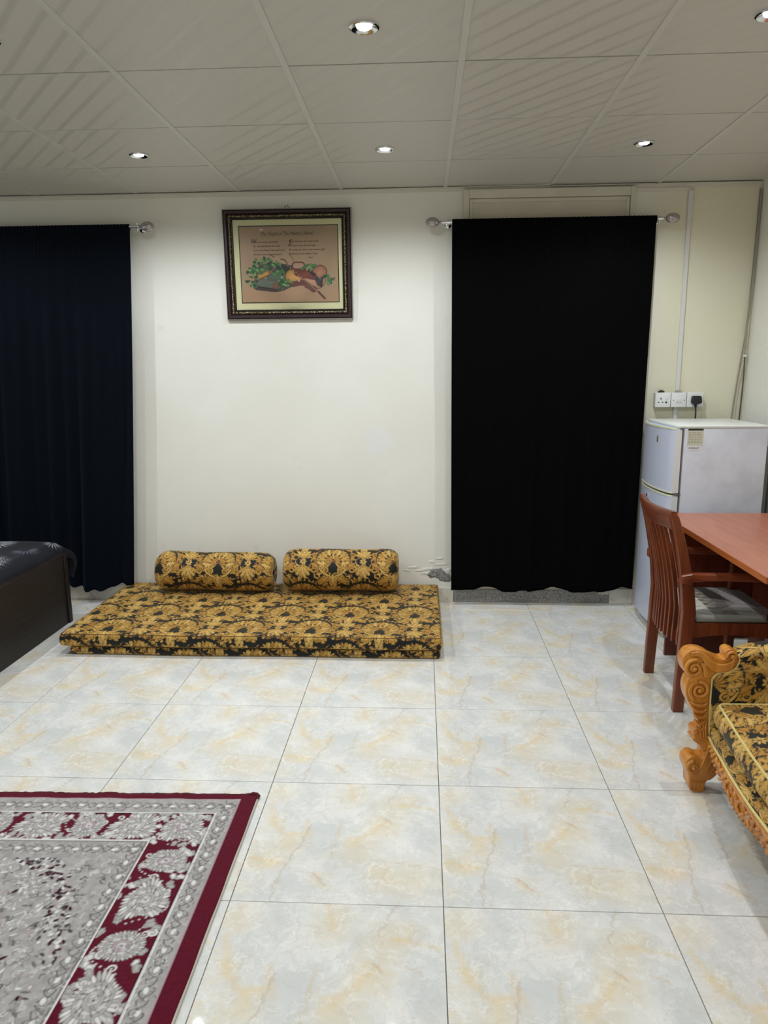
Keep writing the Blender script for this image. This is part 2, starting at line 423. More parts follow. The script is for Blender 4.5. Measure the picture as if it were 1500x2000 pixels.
# ---------------------------------------------------------------- materials of the room
def mat_floor_tile():
    b = NB('marble_print_tile', 0.09, 0, 0.34)
    co = b.coord('Object')
    p0 = b.vec('MULTIPLY', b.vec('ADD', co, (0.3, 0.3, 0)), (1/0.6, 1/0.6, 0.0))      # 0..1 over one tile
    wn = b.vec('SUBTRACT', b.noise(p0, 5.5, 5, 0.62, out=1), (0.5, 0.5, 0.5))
    wn3 = b.vec('SUBTRACT', b.noise(p0, 21, 6, 0.72, out=1), (0.5, 0.5, 0.5))
    p = b.vec('MULTIPLY', b.vec('ADD', b.vec('ADD', p0, b.vec('SCALE', wn, scale=0.22)), b.vec('SCALE', wn3, scale=0.11)), (1, 1, 0))
    wn2 = b.vec('SUBTRACT', b.noise(p0, 13, 5, 0.7, out=1), (0.5, 0.5, 0.5))
    pf = b.vec('MULTIPLY', b.vec('ADD', p0, b.vec('SCALE', wn2, scale=0.085)), (1, 1, 0))
    cloud = b.ramp(b.noise(p, 3.0, 6, 0.6), 0.32, 0.68)
    col = b.mix(cloud, LA(210, 212, 211), LA(236, 234, 229))
    def blob(cs, r, amt):
        nonlocal col
        tot = None
        for (x, y, rr) in cs:
            d = b.vec('DISTANCE', p, (x, y, 0)); f = b.ramp(d, 0.0, rr*r, 1, 0)
            tot = f if tot is None else b.math('MAXIMUM', tot, f)
        return b.math('MULTIPLY', tot, amt)
    brk = b.ramp(b.noise(p0, 9, 5, 0.65), 0.36, 0.62)
    bg = blob([(.76, .79, .16), (.69, .58, .14), (.57, .37, .17), (.52, .86, .14), (.84, .18, .22), (.70, .22, .13), (.05, .90, .14), (.20, .44, .14), (.10, .30, .12)], 1.15, 0.8)
    col = b.mix(bg, col, LA(226, 214, 190))
    ye = b.math('MULTIPLY', blob([(.09, .60, .12), (.05, .40, .10), (.07, .26, .12), (.81, .83, .08), (.56, .47, .12), (.71, .64, .10), (.47, .96, .08), (.39, .17, .09), (.72, .16, .09), (.04, .08, .08), (.24, .50, .10)], 1.25, 1.0), brk)
    col = b.mix(b.math('MULTIPLY', ye, 0.46), col, LA(232, 208, 152))
    def veins(segs, wd, amt, colr, q=None):
        nonlocal col
        tot = None
        for a, c in segs:
            d = b.seg(q if q is not None else pf, a, c); tot = d if tot is None else b.math('MINIMUM', tot, d)
        f = b.ramp(tot, 0.0, wd, amt, 0.0)
        col = b.mix(f, col, colr)
    def chain(*pts): return list(zip(pts, pts[1:]))
    veins(chain((.08, .59), (.16, .51), (.29, .51), (.27, .62)) + chain((.03, .30), (.14, .29), (.20, .27)) + chain((.71, .64), (.62, .53), (.54, .44)) + chain((.78, .80), (.89, .78), (.98, .75)) + chain((.47, .99), (.5, .86)) + chain((.04, .78), (.09, .60)), 0.030, 0.34, LA(230, 196, 130))
    veins(chain((.61, .31), (.80, .29), (.99, .26), (1.0, .03)) + chain((.72, .28), (.70, .19), (.74, .14)) + chain((.84, .66), (.90, .60)) + chain((.46, .60), (.44, .33)), 0.012, 0.40, LA(212, 186, 150))
    veins(chain((.57, .0), (.60, .11), (.68, .18), (.73, .13), (.82, .12)) + chain((.66, .29), (.64, .2), (.60, .12)), 0.010, 0.45, LA(246, 243, 234))
    veins(chain((.30, .60), (.26, .41), (.20, .22), (.18, .0)) + chain((.79, 1.0), (.71, .82)), 0.013, 0.42, LA(190, 166, 140))
    veins(chain((.37, .20), (.43, .13)) + chain((.70, .66), (.74, .62)), 0.018, 0.45, LA(206, 162, 112))
    mott = b.ramp(b.noise(p, 11, 7, 0.7), 0.30, 0.70); col = b.mix(b.math('MULTIPLY', b.math('SUBTRACT', 1.0, mott), 0.35), col, LA(204, 200, 190))
    wh = b.ramp(b.math('ABSOLUTE', b.math('SUBTRACT', b.noise(p, 7, 5, 0.6, dist=.5), 0.5)), 0.0, 0.022, 0.45, 0); col = b.mix(wh, col, LA(246, 245, 240))
    fine = b.ramp(b.math('ABSOLUTE', b.math('SUBTRACT', b.noise(p0, 6, 6, 0.65, dist=0.8), 0.5)), 0.0, 0.03, 0.22, 0)
    col = b.mix(fine, col, LA(196, 186, 166))
    b.set('Base Color', col)
    b.set('Roughness', b.ramp(b.noise(co, 7, 3), 0.3, 0.7, 0.015, 0.026))
    return b.m
M_TILE = mat_floor_tile()
M_GROUT = plain('dark_grout', L(128, 120, 106), 0.9)

def mat_wall():
    b = NB('cream_wall_paint', 0.72, 0, 0.25)
    co = b.coord('Object')
    c = b.mix(b.ramp(b.noise(co, 1.3, 4), 0.3, 0.7), LA(228, 226, 216), LA(234, 233, 225))
    # a round patch of touched-up whiter paint, and the yellowed stretch by the corner
    d = b.vec('DISTANCE', b.vec('ADD', co, b.vec('SCALE', b.vec('SUBTRACT', b.noise(co, 9, 4, out=1), (.5, .5, .5)), scale=0.08)), (-0.328, 0.0, 1.03))
    c = b.mix(b.ramp(d, 0.07, 0.11, 0.8, 0), c, LA(228, 229, 226))
    x = b.n.new('ShaderNodeSeparateXYZ'); b.put(x.inputs[0], co)
    c = b.mix(b.ramp(x.outputs[0], 1.10, 1.40, 0, 0.85), c, LA(224, 219, 192))
    c = b.mix(b.ramp(b.noise(co, 5, 5, .7), 0.60, 0.78, 0, 0.35), c, LA(206, 200, 178))
    b.set('Base Color', c)
    h = b.math('ADD', b.noise(co, 60, 4, .6), b.math('MULTIPLY', b.noise(co, 4, 3), 3.0))
    b.bump(h, 0.35, 0.0012)
    return b.m
M_WALL = mat_wall()
M_WALL2 = plain('cream_side_wall_paint', L(230, 228, 218), 0.75, spec=0.25, vary=0.03, vscale=2, bump=0.2, bscale=60)

def mat_ceiling_panel():
    b = NB('vinyl_ceiling_panel', 0.5, 0, 0.4)
    co = b.coord('Object')
    s = b.n.new('ShaderNodeSeparateXYZ'); b.put(s.inputs[0], co)
    diag = b.math('ADD', s.outputs[0], b.math('MULTIPLY', s.outputs[1], 0.85))
    wv = b.math('ABSOLUTE', b.math('SUBTRACT', b.math('FRACT', b.math('MULTIPLY', diag, 9.0)), 0.5))
    band = b.ramp(wv, 0.10, 0.16)
    wov = b.vor(b.mapping(co, rot=(0, 0, 0.7)), 95)
    base = b.mix(b.math('MULTIPLY', band, 0.45), LA(196, 193, 184), LA(209, 206, 197))
    b.set('Base Color', b.mix(b.ramp(wov, 0.2, 0.6, 0, 0.12), base, LA(184, 179, 166)))
    b.set('Roughness', b.math('ADD', b.math('MULTIPLY', band, 0.16), 0.38))
    b.bump(b.math('ADD', b.math('MULTIPLY', wov, 0.5), band), 0.14, 0.0006)
    return b.m
M_PANEL = mat_ceiling_panel()
M_TEE = plain('ceiling_tee_paint', L(204, 202, 194), 0.5)
M_DARKGAP = plain('shadow_gap_board', L(70, 66, 60), 0.9)
M_SKIRT = None
def mat_skirt():
    b = NB('marble_skirting', 0.15, 0, 0.5)
    co = b.coord('Object')
    c = b.mix(b.ramp(b.noise(co, 5, 5, .6), .35, .65), LA(216, 213, 203), LA(232, 226, 214))
    c = b.mix(b.ramp(b.math('ABSOLUTE', b.math('SUBTRACT', b.noise(co, 4, 5, .6), .5)), 0, .03, .4, 0), c, LA(206, 182, 140))
    b.set('Base Color', c); return b.m
M_SKIRT = mat_skirt()

# ---------------------------------------------------------------- floor: slab and printed marble tiles
TX0, TY0, TS = 0.0, -0.899, 0.6
fl = B(); box(fl, XL-.1, XR+.1, YF-.1, 0.1, -0.12, -0.0035)
floor = obj('floor', fl, M_GROUT, smooth=False); tag(floor, kind='structure')
OFF[floor.name] = Vector((0, 0, 0))
TILE_CACHE = {}
def slab_mesh(key, x0, x1, y0, y1, z0, z1, mat, ch, down=False):
    """a low slab with a chamfered visible face, local coordinates"""
    if key in TILE_CACHE: return TILE_CACHE[key]
    zf, zb = (z0, z1) if down else (z1, z0); zc = zf+ch if down else zf-ch
    v = [(x0, y0, zb), (x1, y0, zb), (x1, y1, zb), (x0, y1, zb), (x0, y0, zc), (x1, y0, zc), (x1, y1, zc), (x0, y1, zc),
         (x0+ch, y0+ch, zf), (x1-ch, y0+ch, zf), (x1-ch, y1-ch, zf), (x0+ch, y1-ch, zf)]
    f = [(8, 9, 10, 11)]
    for k in range(4): n = (k+1) % 4; f += [(k, n, 4+n, 4+k), (4+k, 4+n, 8+n, 8+k)]
    if down: f = [tuple(reversed(q)) for q in f]
    me = bpy.data.meshes.new('slab'); me.from_pydata(v, [], f); me.materials.append(mat); TILE_CACHE[key] = me
    return me
def lay(parent, name, mat, X0, Y0, S, x0, x1, y0, y1, z0, z1, gapx, gapy, ch, down=False):
    i0, i1 = math.floor((x0-X0)/S), math.ceil((x1-X0)/S); j0, j1 = math.floor((y0-Y0)/S), math.ceil((y1-Y0)/S)
    rng = random.Random(2)
    for j in range(j1-1, j0-1, -1):
        for i in range(i0, i1):
            cx, cy = X0+(i+.5)*S, Y0+(j+.5)*S
            a0, a1 = max(-S/2+gapx/2, x0-cx), min(S/2-gapx/2, x1-cx); b0, b1 = max(-S/2+gapy/2, y0-cy), min(S/2-gapy/2, y1-cy)
            if a1-a0 < .02 or b1-b0 < .02: continue
            key = (name, round(a0, 4), round(a1, 4), round(b0, 4), round(b1, 4))
            me = slab_mesh(key, a0, a1, b0, b1, z0, z1, mat, ch, down)
            link_mesh(name, me, parent, (cx, cy, rng.uniform(-.0003, .0003) if not down else rng.uniform(-.0008, .0008)))
lay(floor, 'floor_tile', M_TILE, TX0, TY0, TS, XL, XR, YF, 0.0, -0.010, 0.0, 0.0026, 0.0026, 0.0006)

# ---------------------------------------------------------------- walls
wb = B(); box(wb, XL-.1, XR+.1, 0.0, 0.12, -0.1, ROOM_H+.1)
wall_back = tag(obj('wall_back', wb, M_WALL, smooth=False), kind='structure')
for nm, a in (('wall_right', (XR, XR+.1, YF-.1, 0.0)), ('wall_left', (XL-.1, XL, YF-.1, 0.0)), ('wall_front', (XL, XR, YF-.1, YF))):
    t = B(); box(t, *a, -0.1, ROOM_H+.1); tag(obj(nm, t, M_WALL2, smooth=False), kind='structure')

# bare plaster where the paint has come away, with lifted flakes and blisters round it
def irregular(bm, cx, cz, rx, rz, y, thick, seed, n=42, rough=.28):
    rng = random.Random(seed); ph = [rng.random()*6.28 for _ in range(5)]; ring = []
    for k in range(n):
        a = 2*math.pi*k/n
        r = 1+rough*(.5*math.sin(2*a+ph[0])+.35*math.sin(3*a+ph[1])+.25*math.sin(5*a+ph[2])+.2*math.sin(9*a+ph[3])+.15*math.sin(14*a+ph[4]))
        ring.append((cx+rx*r*math.cos(a), cz+rz*r*math.sin(a)))
    c = bm.verts.new((cx, y-thick, cz)); mid = [bm.verts.new((cx+(x-cx)*.6, y-thick*(.6+.8*rng.random()), cz+(z-cz)*.6)) for x, z in ring]
    ed = [bm.verts.new((x, y-thick*(.3+.5*rng.random()), z)) for x, z in ring]; bk = [bm.verts.new((x, y+.001, z)) for x, z in ring]
    for k in range(n):
        q = (k+1) % n
        bm.faces.new((c, mid[k], mid[q])); bm.faces.new((mid[k], ed[k], ed[q], mid[q])); bm.faces.new((ed[k], bk[k], bk[q], ed[q]))
M_BARE = plain('bare_grey_plaster', L(138, 138, 134), 0.95, spec=0.1, vary=0.35, vscale=70, bump=0.9, bscale=160)
M_FLAKE = plain('lifted_white_paint', L(229, 228, 220), 0.7, vary=0.03, vscale=30, bump=0.4, bscale=90)
t = B(); irregular(t, 0.036, 0.186, 0.052, 0.036, 0, .0030, 3); irregular(t, 0.090, 0.158, 0.048, 0.028, 0, .0032, 8)
obj('bare_plaster_patch', t, M_BARE, wall_back, angle=None, label='bare grey plaster patch beside the black curtain')
t = B(); rr = random.Random(9)
for cx, cz, rx, rz in ((-.03, .215, .030, .010), (-.07, .205, .035, .008), (.05, .245, .040, .009), (-.12, .225, .03, .008), (.00, .262, .022, .007), (.100, .20, .02, .02), (-.16, .205, .02, .006), (.05, .285, .030, .007), (-.04, .185, .03, .006)):
    irregular(t, cx, cz, rx, rz, 0, .0016, rr.randrange(999), 26, .35)
obj('paint_blister', t, M_FLAKE, wall_back, angle=None, label='blistered flaking white paint')

# skirting pieces either side of the door sill
sk = thing('baseboard_back', kind='structure')
for x0, x1 in ((XL+.012, -3.0), (-3.0, -2.4), (-2.4, -1.8), (-1.8, -1.2), (-1.2, -.6), (-.6, 0.0), (0.0, .138), (1.115, 1.40), (1.40, XR-.012)):
    t = B(); box(t, x0+.0008, x1-.0008, -.012, .0, .0003, .095, .0015); obj('skirting_tile', t, M_SKIRT, sk, smooth=False)
for nm, X, s in (('baseboard_right', XR, -1), ('baseboard_left', XL, 1)):
    sk = thing(nm, kind='structure')
    y = -.013
    while y > YF+.1:
        y2 = max(y-.6, YF+.02); t = B(); box(t, min(X, X+s*.012), max(X, X+s*.012), y2+.0008, y-.0008, .0003, .095, .0015)
        obj('skirting_tile', t, M_SKIRT, sk, smooth=False); y = y2

# ---------------------------------------------------------------- ceiling
cb = B(); box(cb, XL-.1, XR+.1, YF-.1, 0.1, ROOM_H+.016, ROOM_H+.12)
ceiling = tag(obj('ceiling', cb, M_DARKGAP, smooth=False), kind='structure')
OFF[ceiling.name] = Vector((0, 0, 0))
lay(ceiling, 'ceiling_panel', M_PANEL, -1.132, -0.556, TS, XL, XR, YF, -.006, ROOM_H+.002, ROOM_H+.012, 0.010, 0.008, 0.001, down=True)
i = 0
x = -1.132-3*.6
while x < XR:
    t = B(); box(t, x-.0115, x+.0115, YF+.01, -.012, ROOM_H-.0015, ROOM_H+.0155, .0008); obj('ceiling_tee', t, M_TEE, ceiling, smooth=False); x += .6
M_TRIM = plain('white_trim', L(214, 210, 198), 0.5)
tr = thing('trim_1', kind='structure')
for x0, x1, z0, z1 in ((XL+.01, -1.7, 0, -.002), (-1.7, -.5, -.002, -.001), (-.5, .66, -.001, .004), (.665, 1.25, -.004, -.001), (1.255, XR-.01, -.001, -.002)):
    t = B(); secs = [[(xx, -.022, ROOM_H-.003+zz), (xx, 0, ROOM_H-.003+zz), (xx, 0, ROOM_H-.024+zz), (xx, -.003, ROOM_H-.024+zz), (xx, -.003, ROOM_H-.006+zz), (xx, -.022, ROOM_H-.006+zz)] for xx, zz in ((x0, z0), (x1, z1))]
    loft(t, secs); obj('wall_angle', t, M_TRIM, tr, smooth=False)

# ---------------------------------------------------------------- recessed downlights (each carries its own lamp)
M_CHROME = plain('chrome', (0.75, 0.76, 0.78), 0.12, 1.0)
M_LENS = NB('lit_lens'); M_LENS.bsdf.inputs['Emission Color'].default_value = (0.9, 0.96, 1, 1); M_LENS.bsdf.inputs['Emission Strength'].default_value = 9.0
M_LENS = M_LENS.m
def downlight(x, y, label, proto=None):
    if proto is None:
        root = thing('downlight', label, 'ceiling light', (x, y, ROOM_H), 'recessed downlights in the ceiling')
        t = B(); lathe(t, [(.0235, .004), (.024, .001), (.030, -.001), (.036, -.0045), (.041, -.006), (.046, -.004), (.047, .0005), (.047, .004)], (x, y, ROOM_H), n=32)
        bmesh.ops.delete(t, geom=[f for f in t.faces if len(f.verts) > 4], context='FACES')
        obj('trim_ring', t, M_CHROME, root)
        t = B(); lathe(t, [(.0232, .002), (.0232, -.0012), (.018, -.0045), (.010, -.0062), (.003, -.0068)], (x, y, ROOM_H), n=28); obj('lens', t, M_LENS, root)
    else:
        root = proto.copy(); COL.objects.link(root); root.location = (x, y, ROOM_H); root['label'] = label
        for c in proto.children:
            k = c.copy(); COL.objects.link(k); k.parent = root
    return root
def lamp_of(root):
    k = 'downlight_beam' if root.location.y > -3 else 'downlight_beam_rear'; l = bpy.data.lights.get(k)
    if l is None:
        l = bpy.data.lights.new(k, 'SPOT'); l.energy = LAMP_W*(1 if root.location.y > -3 else .6); l.color = LAMP_COL
        l.spot_size = math.radians(159); l.spot_blend = 0.62; l.shadow_soft_size = 0.018
    o = bpy.data.objects.new('lamp', l); COL.objects.link(o); o.parent = root; o.location = (0, 0, -.012)
proto = None; roots = []
DL = {(0, 0): 'left downlight of the row nearest the curtains',
      (1, 0): 'middle downlight of the row nearest the curtains, right of the picture',
      (2, 0): 'right downlight of the row nearest the curtains, above the black curtain',
      (0, 1): 'downlight just cut off by the left edge of the view',
      (1, 1): 'large bright downlight at the top middle of the view',
      (2, 1): 'downlight cut off at the top right corner of the view'}
for (i, j), (x, y) in {(i, j): ((-1.424, -.240, .962)[i]+(-.0, .0, .0)[i], (-.775, -2.035)[j]) for i in range(3) for j in range(2)}.items():
    r = downlight(x, y, DL[(i, j)], proto); proto = proto or r; roots.append(r)
for j, y in enumerate((-4.45, -5.55)):
    for i, x in enumerate((-1.424, -.240, .962)):
        roots.append(downlight(x, y, 'downlight behind the viewpoint, %s, %s row' % (('left', 'middle', 'right')[i], ('third', 'fourth')[j]), proto))
for j, y in enumerate((-.815, -2.035, -4.45)):
    roots.append(downlight(-2.62, y, 'downlight above the bed outside the left edge, %s row' % ('first', 'second', 'third')[j], proto))
for r in roots: lamp_of(r)

# ---------------------------------------------------------------- door behind the right curtain
M_DOORF = plain('beige_door_frame', L(208, 203, 186), 0.55, vary=0.05, vscale=6)
M_DOOR = plain('greige_door_panel', L(204, 196, 178), 0.6, vary=0.04, vscale=5)
M_GRAN = None
b = NB('speckled_granite', 0.35, 0, 0.5); v = b.vor(b.coord(), 420, 'Color'); s_ = b.n.new('ShaderNodeSeparateColor'); b.put(s_.inputs[0], v)
b.set('Base Color', b.mix(b.ramp(s_.outputs[0], .25, .75), LA(96, 96, 94), LA(186, 184, 180))); M_GRAN = b.m
door = thing('door_1', loc=(.655, 0, 0), kind='structure')
t = B(); box(t, .172, .204, -.030, 0, .100, 2.462, .003); box(t, 1.112, 1.140, -.030, 0, .100, 2.462, .003); box(t, .204, 1.112, -.030, 0, 2.414, 2.462, .003); obj('door_frame', t, M_DOORF, door, smooth=False)
t = B(); box(t, .206, 1.110, -.014, -.001, .092, 2.412, .001); obj('door_leaf', t, M_DOOR, door, smooth=False)
t = B()
for a in ((.206, .224), (1.092, 1.110)): box(t, a[0], a[1], -.020, -.012, .1, 2.412, .002)
box(t, .224, 1.092, -.020, -.012, 2.392, 2.412, .002); box(t, .224, 1.092, -.020, -.012, 1.30, 1.36, .002); obj('door_moulding', t, M_DOORF, door, smooth=False)
t = B(); box(t, .142, 1.112, -.009, 0, .0005, .084, .001); obj('door_sill', t, M_GRAN, door, smooth=False, label='grey speckled granite door sill')
t = B(); box(t, .142, .172, -.014, 0, .086, .100, .001); box(t, 1.045, 1.112, -.016, 0, .060, .100, .001); obj('sill_trim', t, M_TRIM, door, smooth=False)
t = B(); box(t, .196, .60, -.166, -.156, .0004, .0016, .0003)  # pale sliver added to draw a bright reflection line on the tiles
tag(obj('reflection_strip', t, plain('pale_reflection', L(250, 240, 205), 0.08, spec=0.8), smooth=False, origin=(.4, -.16, 0)), 'thin pale strip standing in for a bright reflection on the tiles in front of the door sill', 'strip')

# ---------------------------------------------------------------- trunking, sockets, plug, cables
M_PLAST = plain('white_plastic', L(226, 228, 228), 0.35, spec=0.5)
M_PLASTY = plain('aged_white_plastic', L(205, 203, 196), 0.45)
M_BLACK = plain('black_rubber', L(22, 22, 24), 0.5)
M_GREY = plain('grey_putty', L(120, 116, 105), 0.8)
M_TRUNK = plain('white_trunking', L(214, 213, 208), 0.5)
tk = thing('cable_trunking', 'vertical white cable trunking on the wall, running down to the middle socket box', 'trunking', (1.449, 0, 1.33))
t = B(); box(t, 1.4375, 1.4605, -.014, -.0005, 1.318, 2.435, .0015); obj('channel', t, M_TRUNK, tk, smooth=False)
t = B(); box(t, 1.436, 1.462, -.016, -.0005, 2.36, 2.376, .0015); box(t, 1.436, 1.462, -.016, -.0005, 2.425, 2.437, .0015); obj('joint_cover', t, M_TRUNK, tk, smooth=False)
t = B(); box(t, 1.434, 1.458, -.014, -.0005, 1.118, 1.226, .0015); tag(obj('trunking_stub', t, M_TRUNK, smooth=False, origin=(1.446, 0, 1.12)), 'short white trunking piece below the middle socket box, behind the fridge top', 'trunking')
t = B(); box(t, 1.141, 1.448, -.010, -.0005, 2.437, 2.456, .0012); tag(obj('trunking_run', t, M_TRIM, smooth=False, origin=(1.3, 0, 2.44)), 'short horizontal trunking under the ceiling, from door frame to vertical trunking', 'trunking')
def socket_box(x0, x1, label, kind):
    r = thing('wall_socket', label, 'socket', ((x0+x1)/2, 0, 1.226))
    t = B(); box(t, x0+.002, x1-.002, -.036, -.0005, 1.229, 1.311, .002); obj('back_box', t, M_PLASTY, r, smooth=False)
    t = B(); box(t, x0+.0005, x1-.0005, -.044, -.0362, 1.227, 1.313, .003, 3); obj('face_plate', t, M_PLAST, r)
    cx = (x0+x1)/2; yf = -.0443
    if kind == 'socket':
        t = B()
        for dx, dz, w_, h_ in ((-.012, .010, .006, .011), (-.025, -.012, .008, .005), (-.002, -.012, .008, .005)): box(t, cx+dx-w_/2, cx+dx+w_/2, yf-.0006, yf+.002, 1.268+dz-h_/2, 1.268+dz+h_/2)
        obj('pin_hole', t, M_BLACK, r, smooth=False)
        t = B(); lathe(t, [(.0055, .002), (.0055, -.001), (.004, -.0015)], (cx+.019, yf, 1.256), 'y', 16); obj('blanking_cap', t, M_BLACK, r)
        t = B(); box(t, cx+.015, cx+.028, yf-.004, yf+.001, 1.274, 1.292, .0015); obj('switch', t, M_PLAST, r, smooth=False)
    if kind == 'blank':
        t = B()
        for dx in (-.031, .031): lathe(t, [(.0035, .002), (.0035, -.0009), (.002, -.0012)], (cx+dx, yf, 1.268), 'y', 12)
        obj('screw', t, M_GREY, r)
        t = B(); box(t, cx-.018, cx+.018, yf-.0012, yf+.001, 1.250, 1.262, .0006); box(t, cx-.012, cx-.002, yf-.0012, yf+.001, 1.266, 1.272, .0004); box(t, cx+.004, cx+.014, yf-.0012, yf+.001, 1.266, 1.272, .0004); obj('cord_clamp', t, M_PLASTY, r, smooth=False)
    if kind == 'plugged':
        t = B(); lathe(t, [(.0035, .002), (.0035, -.0009), (.002, -.0012)], (cx+.038, yf, 1.268), 'y', 12); obj('screw', t, M_GREY, r)
        t = B(); box(t, cx+.028, cx+.040, yf-.004, yf+.001, 1.284, 1.302, .0015); obj('switch', t, M_PLAST, r, smooth=False)
    return r
socket_box(1.313, 1.404, 'white wall socket with empty pin holes, left of three boxes above the fridge', 'socket')
socket_box(1.406, 1.495, 'white cord outlet plate with two screws, middle box under the vertical trunking', 'blank')
socket_box(1.497, 1.592, 'white wall socket with the black plug in it, right of the three boxes', 'plugged')
r = thing('socket_grommet', 'dark rubber grommet on top of the left socket box', 'grommet', (1.354, -.018, 1.313)); t = B(); lathe(t, [(.019, .0), (.018, .006), (.010, .011), (.005, .014)], (1.354, -.018, 1.3135), n=16); obj('cap', t, M_BLACK, r)
r = thing('conduit_coupler', 'grey putty collar where the trunking meets the middle box', 'collar', (1.450, -.018, 1.313)); t = B(); lathe(t, [(.022, .0), (.020, .005), (.012, .010), (.008, .012)], (1.452, -.022, 1.3135), n=16); obj('collar', t, plain('putty', L(150, 148, 138), .8, vary=.3, vscale=80), r)
pg = thing('power_plug', 'black three pin plug with its cord hanging down behind the fridge', 'plug', (1.545, -.05, 1.25))
t = B(); prism_xz(t, [(1.520, 1.290), (1.517, 1.258), (1.524, 1.245), (1.556, 1.245), (1.574, 1.252), (1.575, 1.262), (1.570, 1.290), (1.563, 1.294), (1.527, 1.294)], -.078, -.0455, .005); obj('plug_body', t, M_BLACK, pg)
t = B(); tube(t, catmull([(1.543, -.062, 1.246), (1.544, -.062, 1.225), (1.548, -.060, 1.19), (1.552, -.045, 1.13), (1.56, -.03, 1.0), (1.56, -.03, .4)], 6), [.009]*3+[.0068]*3+[.0038]*25, 10); obj('cord', t, M_BLACK, pg)
def cable(label, pts, r, mat):
    t = B(); tube(t, catmull(pts, 8), r, 8); return tag(obj('cable', t, mat, origin=pts[0]), label, 'cable')
M_CAB1 = plain('grey_cable', L(140, 136, 120), .5); M_CAB2 = plain('cream_cable', L(204, 199, 178), .5)
b = NB('dark_cable_painted_above', .5); s_ = b.n.new('ShaderNodeSeparateXYZ'); b.put(s_.inputs[0], b.coord())
b.set('Base Color', b.mix(b.ramp(s_.outputs[2], -.92, -.90), LA(72, 72, 70), LA(158, 152, 134))); M_CAB3 = b.m
cable('thin grey cable, leftmost of the three reaching the fridge top', [(1.828, -.012, 2.44), (1.826, -.010, 2.1), (1.822, -.010, 1.85), (1.812, -.010, 1.62), (1.806, -.008, 1.54), (1.788, -.006, 1.32), (1.778, -.006, 1.15), (1.772, -.02, .9)], .0028, M_CAB1)
cable('cream cable between the grey and the dark cable by the room corner', [(1.836, -.008, 2.44), (1.833, -.008, 2.1), (1.832, -.008, 1.75), (1.830, -.010, 1.60), (1.818, -.014, 1.52), (1.800, -.008, 1.34), (1.792, -.008, 1.15), (1.786, -.02, .9)], .0028, M_CAB2)
cable('dark thicker cable, rightmost of the three reaching the fridge top', [(1.836, -.018, 2.44), (1.830, -.018, 2.2), (1.828, -.018, 1.95), (1.820, -.018, 1.80), (1.812, -.016, 1.66), (1.816, -.022, 1.55), (1.826, -.010, 1.40), (1.822, -.008, 1.15), (1.81, -.02, .9)], .0038, M_CAB3)
t = B(); box(t, 1.812, 1.826, -.030, -.0005, 1.515, 1.528, .002); tag(obj('cable_clip', t, M_PLAST, smooth=False, origin=(1.82, -.01, 1.52)), 'small white clip holding the corner cables together', 'clip')
t = B(); box(t, 1.8245, 1.8445, -.007, -.0005, 1.86, 2.455, .0015); tag(obj('corner_trunking', t, M_TRIM, smooth=False, origin=(1.83, 0, 1.9)), 'slim cream trunking down the room corner behind the cables', 'trunking')

